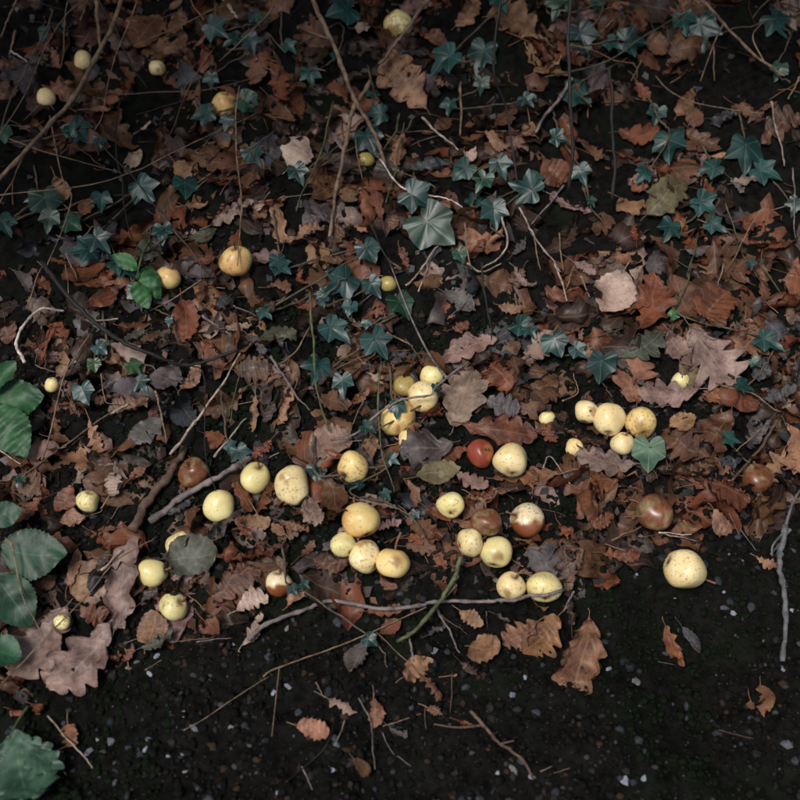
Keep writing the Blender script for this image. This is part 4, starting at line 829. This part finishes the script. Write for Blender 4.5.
twig('twig', R('B', 145, -10, 205, 130, 260, 280, 310, 375, 350, 480), 5.0, 'tan', .09, .02, 'long tan twig running down from the top, crossing another', [(R('B', 190, 110, 130, 95, 95, 80), 3)], .7, True)
twig('twig', R('B', 320, 238, 262, 340, 215, 500, 195, 705), 4.4, 'tan', .05, .01, 'tan twig forking down left from the crossing twigs', [], .7, True)
twig('twig', R('B', 490, -5, 400, 110, 335, 192), 4.2, 'tan', .06, .03, 'tan twig slanting across the pecked apple at the top', [], .7)
twig('dry_stem', R('A', 375, -10, 330, 100, 230, 270, 130, 370, 0, 522, -40, 570), 4.6, 'tan', .14, .10, 'long pale curved bramble stem across the top left corner', [], .9)
twig('dry_stem', R('D', 72, 288, 45, 230, 75, 170, 130, 130, 192, 136), 3.4, 'white', .02, .012, 'white bent stalk at the left edge')
twig('vine', R('D', 130, -20, 220, 100, 340, 220, 450, 270, 570, 302, 705, 258), 4.4, 'dark', .07, .03, 'dark knobbly vine trailing down the left side', [(R('D', 570, 302, 605, 330, 608, 560, 640, 670), 1.6), (R('D', 340, 220, 300, 180), 2)], .7, True)
twig('dry_stem', R('D', 500, 562, 600, 440, 712, 262), 3.0, 'pale', .02, .03, 'straight pale stalk slanting above the fallen branch')
twig('twig', R('E', 200, 520, 270, 500, 350, 430, 400, 402, 490, 386, 515, 356, 600, 282), 2.6, 'grey', .015, .03, 'thin crooked twig across the bright oval apple', [(R('E', 515, 356, 490, 270, 430, 150, 365, -20), 3.2), (R('E', 400, 402, 390, 380), 1.5)], .8, True)
twig('dry_stem', R('E', 345, 290, 340, 430, 350, 570, 378, 672), 2.4, 'green', .03, .01, 'upright greenish stem running down beside the apple under ivy')
twig('dry_stem', R('E', 130, 80, 135, 180, 150, 270, 155, 370, 182, 492), 2.6, 'green', .04, .012, 'greyish green ivy stem down through the middle left leaves')
twig('dead_stalk', [(570, -10), (571, 60), (570, 130), (569, 190)], 3.6, 'dark', .30, .16, 'tall blackish upright stem near the top right of the middle', [], .9)
twig('dead_stalk', [(608, 70), (614, 130), (612, 200)], 3.4, 'dark', .14, .04, 'shorter blackish stem right of the tall black stem', [], .9, True)
twig('dead_stalk', R('B', 695, -10, 685, 200, 720, 330, 740, 545), 2.6, 'dark', .20, .06, 'thin dark crooked stem hanging left of the tall black stem', [], .8, True)
twig('twig', [(785, 525), (780, 560), (785, 600), (781, 660)], 6.0, 'lich', .03, .006, 'grey lichened branch at the right edge over the soil', [([(785, 530), (773, 545), (772, 556)], 3), ([(785, 528), (792, 505), (800, 490)], 4)], .8, True)
twig('dry_stem', R('G', 0, 485, 60, 400, 130, 320, 250, 200, 330, 100, 462, 20), 2.0, 'tan', .04, .03, 'long tan grass stem slanting over the grey mauve leaf', [], .6)
twig('dry_stem', R('G', 25, 30, 70, 190, 130, 325), 1.8, 'tan', .06, .03, 'thin tan stalk with forked top in front of bramble leaves', [(R('G', 28, 40, 15, 22), 1.3), (R('G', 28, 40, 40, 20), 1.3)])
twig('dry_stem', R('H', 0, 442, 40, 415, 200, 340, 320, 295, 482, 235), 1.8, 'tan', .008, .012, 'long thin tan stem slanting over the soil below the long twig', [(R('H', 45, 418, 20, 612), 1.3)], .8)
twig('dry_stem', R('C', 490, -5, 590, 80, 690, 180, 757, 226), 3.2, 'tan', .05, .02, 'tan twig curving down at the top right', [(R('C', 690, 180, 660, 110, 690, 65), 1.8), (R('C', 590, 60, 545, 130, 505, 240), 2)], .7)
twig('dry_stem', R('A', 705, 250, 706, 500, 708, 790), 2.0, 'tan', .05, .02, 'straight upright stem in front of the brown-topped apple')
MORE = """B 465 348 572 446 2.8 pale .015|B 340 475 400 555 530 580 580 612 2.4 white .02|B 400 335 380 400 338 465 2.4 green .02|B 432 348 400 440 360 592 2.4 green .02|B 208 300 150 490 88 625 2.4 green .02|B 265 400 312 645 1.6 tan .02
B 590 660 610 800 2.2 tan .02|B 700 640 718 720 690 770 640 795 2.6 pale .015|B 755 615 800 712 2.6 pale .015|B 458 800 500 745 532 708 2.4 pale .015|B 580 240 580 400 3 tan .008|B 95 80 180 115 3 tan .01|B 300 640 340 720 385 810 2.6 dark .05
C 122 232 70 310 18 390 4.6 grey .02|C 375 228 420 275 520 310 695 336 1.6 tan .03|C 712 300 757 492 2.6 pale .03|C 247 58 188 112 2 tan .02|C -5 675 90 805 2.6 pale .015|C 692 608 640 700 575 805 1.8 tan .02|C 470 805 500 688 2 green .02|C 578 600 620 720 1.8 green .02
C 780 500 786 705 2 grey .03|C 102 548 8 662 2.6 grey .01|C 85 690 97 800 2 tan .015|C 40 225 230 182 350 100 482 28 2.2 green .03|C 545 130 545 242 2 tan .02|C 798 230 765 295 2.4 tan .02|C 10 695 30 800 2 tan .01|C 330 180 300 240 2.2 tan .01
A 405 -5 340 180 300 330 285 392 1.6 tan .08|A -5 392 100 220 200 50 252 -10 1.6 tan .10|A 285 -5 290 60 300 155 5 tan .03|A 290 -5 370 150 432 262 2.4 dark .06|A 355 280 350 480 365 600 420 742 2.2 dark .04|A 300 420 420 560 480 632 2 dark .05|A 470 620 540 710 605 805 2.4 brown .03
A -5 582 250 560 400 510 520 440 760 330 1.6 tan .05|A 30 410 200 470 365 517 1.5 tan .05|A 630 150 540 300 490 432 1.6 red .05|A 350 282 560 270 762 225 1.5 red .04|A 810 15 740 100 650 182 2 tan .05|A 50 -5 0 112 2.4 tan .04|A 32 150 80 182 2.4 white .02|A 150 350 190 520 210 600 130 792 1.8 tan .04
A 400 140 530 75 665 18 1.5 tan .06|A 660 -5 705 55 4.5 pale .02|A 240 60 260 -5 2 tan .06|A 0 610 60 480 140 390 1.6 tan .04|A 720 450 800 400 1.5 tan .02|A 410 700 470 690 505 668 1.4 green .02|A 45 90 30 160 3 tan .01|A 200 0 180 200 1.4 tan .06
D 635 572 680 510 732 455 2.6 pale .012|D 120 575 190 350 265 195 2.2 tan .03|D 597 45 520 95 440 138 2.2 tan .02|D 600 148 650 185 705 218 3 grey .012|D 460 372 478 440 492 525 2.6 tan .01|D 300 320 310 400 352 412 2 tan .015|D 680 472 717 268 1.6 green .03|D 300 722 327 678 2.2 tan .01
D 195 0 205 100 1.6 tan .03|D 80 120 110 40 135 -10 2 tan .03|D 350 160 270 165 2 pale .01|D -5 545 60 590 2.2 pale .012|D 780 770 735 690 1.6 tan .02|D 330 440 380 410 3 pale .008|D 690 120 760 150 2 grey .02
E 20 270 80 370 132 432 3 grey .012|E 30 300 90 255 135 180 2.4 tan .015|E 640 -5 660 130 672 222 2.6 dark .05|E 550 152 622 85 1.4 grey .02|E 418 62 470 8 2.4 pale .015|E 455 80 485 0 2 pale .015|E 358 198 440 242 2.6 tan .01|E 430 300 470 240 1.8 green .015|E 600 -5 640 20 700 -5 2.4 pale .015|E 0 140 60 95 2 grey .012|E 270 45 350 30 1.8 tan .012
F 480 -5 462 60 430 132 2.2 green .02|F 690 5 770 122 2 green .02|F 548 348 660 385 735 432 2.6 tan .015|F 150 32 177 95 2 pale .02|F 75 -5 110 105 2.6 pale .015|F 130 5 100 90 2 tan .015|F 575 -5 555 65 2 tan .015|F 740 455 680 540 600 642 4.2 brown .01|F 685 485 610 552 2 tan .012|F 95 402 140 380 130 320 2 tan .012
F 40 600 60 570 130 662 2 pale .012|F 400 200 420 180 1.6 tan .01|F 380 792 480 800 1.8 white .008|F 800 300 790 340 3 dark .03|F 200 210 270 190 2 brown .008|F 590 735 620 800 1.5 grey .006|F 275 745 330 745 1.6 tan .006
G 140 550 210 630 275 705 2.2 pale .006|G 540 592 680 512 800 432 1.4 tan .006|G 300 122 360 58 3.2 pale .012|G 72 578 50 662 2.8 dark .006|G 580 330 690 320 1.6 grey .005|G 530 330 620 320 1.2 tan .005|G 430 415 480 385 1.2 tan .005|G 160 660 195 640 1.3 tan .006
H 510 235 540 290 578 362 2.8 grey .006|H 425 305 440 388 3 grey .006|H 150 450 175 497 1.5 tan .006|H 280 500 315 580 325 712 2 grey .006|H 212 550 190 620 130 690 60 752 1.6 dark .006|H 350 600 370 650 432 700 1.5 grey .005|H 350 582 400 565 462 545 1.8 tan .006|H 325 300 400 370 482 432 1.3 tan .006
H 238 560 208 642 1.3 pale .006|H 555 425 550 540 1.4 brown .006|H 475 520 475 640 1.4 brown .004|H 520 250 600 310 1.4 brown .006|H 655 240 660 290 1.6 brown .01|H 110 700 140 770 1.8 grey .005
I 770 -5 740 40 715 72 4 lich .012|I 380 8 495 32 1.8 pale .006|I 220 40 282 62 1.6 tan .01|I 560 592 662 620 1.4 brown .004|I 30 716 66 700 1.6 tan .004|I 70 720 120 705 1.2 tan .004|I 240 30 330 -10 2 tan .01|I 620 -5 670 60 1.4 grey .008|I 130 180 100 240 2.6 grey .008|I 380 390 430 400 1 grey .004"""
for e in MORE.replace('\n', '|').split('|'):
    f = e.split(); g = f[0]; h = float(f[-1]); col = f[-2]; wpx = float(f[-3]); xy = list(map(float, f[1:-3]))
    twig('twig' if col in ('grey', 'lich', 'brown') else 'dry_stem', R(g, *xy), wpx*.9, col, h, h*.5)

# ------------------------------------------------------------------ pebbles on the soil
def pebble(px, py, d, tint, label=None):
    c = hit(px, py, top=False); dep = (c-CAM)@FW; r = d/2*TF/400*dep
    V, F, T = blob_soup(np.array([[0, 0, 0.0]]), np.array([1.0]), np.array([tint]), rng)
    a = U(0, 6.28); ca, sa = math.cos(a), math.sin(a)
    V = V*np.array([1.1, .75, .55])*r; V = np.c_[V[:, 0]*ca-V[:, 1]*sa, V[:, 0]*sa+V[:, 1]*ca, V[:, 2]]
    z = float(Ts(c[0], c[1])); V += np.array([c[0], c[1], z+r*U(-.05, .15)])
    o = mesh_obj('pebble', V, F, M_STONE, None, np.array([c[0], c[1], z]), {'tint': ('FLOAT_COLOR', rgba(tint, len(V)))}, smooth=False)
    nm = 'bluish grey' if tint[2] > tint[0]*1.05 else 'whitish grey'
    auto_label(o, f'{"tiny " if d < 6 else ""}{nm} stone chip', px, py, 'pebble', 'stone chips on the bare soil', 60)
PB = dict(G="380 410 22|405 390 18|445 430 26|440 622 34|430 652 30|540 548 30|575 590 36|685 590 42|330 628 34|260 660 28|340 750 30|545 667 22|500 672 18|695 702 24|760 720 18|630 645 26|290 730 26|385 465 22|225 540 16|465 375 26|340 690 16|548 718 12|488 585 16|288 622 18|590 440 14|690 340 26|700 760 22|740 640 14",
          H="25 485 30|70 465 36|430 502 28|165 712 20|200 712 20|208 640 34|770 435 26|735 710 34|730 490 28|690 720 26|65 292 24|35 780 14|400 190 22|280 680 40|600 95 28|500 360 24",
          I="655 225 52|575 232 30|355 170 20|315 450 30|230 412 36|575 186 20|628 90 14|782 235 44|766 165 24|780 60 26|760 632 32|280 745 40|336 740 20|752 410 30|3 730 26|320 130 34|590 75 18|690 330 24|430 200 16|600 250 20")
for g, s in PB.items():
    for e in s.split('|'):
        x, y, d = map(float, e.split()); b = U(.05, .34); pebble(*rp(g, x, y), d*.3375*U(.65, 1.15), (b*.92, b*.98, b*1.14) if rng.random() < .75 else (b*1.05, b, b*.95))
# ------------------------------------------------------------------ hedge added out of view, leaning over the bank to shade its upper part
hb = np.array([0, 2.35, float(terrain(0, 2.35))]); shade_hedge = empty('shade_hedge', hb)
nL = 34000; hx = rng.uniform(-2.6, 2.6, nL); q = rng.random(nL); depth = rng.random(nL)
edge = .77+.10*np.sin(hx*3+1)-.25*np.clip(-hx-.2, 0, .8)-.12*np.clip(hx-.3, 0, .8)          # how far the added leaves reach out, shaped to darken top and sides
over = rng.random(nL) < .62
hy = np.where(over, edge+(2.5-edge)*q, 2.2+.9*q)
hz = np.where(over, 1.32+.25*depth+.22*(hy-.9)+.10*np.sin(hx*5+hy*4), terrain(hx, hy)+.2+depth*1.9)
ctr = np.c_[hx, hy, hz]; keep = vnoise(hx*5, hy*5+hz*2, 41) > -.24; ctr = ctr[keep]; nL = len(ctr)
aa = nrm(rng.normal(0, 1, (nL, 3)).T).T; aa = rng.normal(0, 1, (nL, 3)); aa /= np.linalg.norm(aa, axis=1)[:, None]
bb = np.cross(aa, rng.normal(0, 1, (nL, 3))); bb /= np.linalg.norm(bb, axis=1)[:, None]; ss = rng.uniform(.025, .05, nL)[:, None]
Vh = np.stack([ctr-aa*ss, ctr+bb*ss*.55, ctr+aa*ss, ctr-bb*ss*.55], 1).reshape(-1, 3); Fh = np.arange(nL*4).reshape(-1, 4)
mesh_obj('shade_foliage', Vh, Fh, M_BRAM, shade_hedge, hb, {'tint': ('FLOAT_COLOR', rgba((.03, .055, .02), len(Vh))), 'luv': ('FLOAT_VECTOR', np.zeros((len(Vh), 3)))})
for k in range(22):
    x = U(-2.4, 2.4); y = U(2.4, 2.8); z = float(terrain(x, y)); P = spline(np.array([(x, y, z-.02), (x+U(-.1, .1), y+U(-.1, .1), z+.6), (x+U(-.2, .2), y-U(.3, .5), z+U(.8, .95)), (x+U(-.3, .3), U(1.0, 1.6), U(1.36, 1.5))]), 12)
    Vt, Ft = tube(P, np.linspace(.014, .004, 12), 6); mesh_obj('stem', Vt, Ft, M_BARK, shade_hedge, hb, {'tint': ('FLOAT_COLOR', rgba((.07, .055, .04), len(Vt)))})
tag(shade_hedge, 'added out-of-view greenery shading the upper bank', 'shade_hedge')
resolve_labels()
print('leaves', NLEAF, 'heroes', len(heroes), 'fill', FILL, 'objects', len(bpy.data.objects))
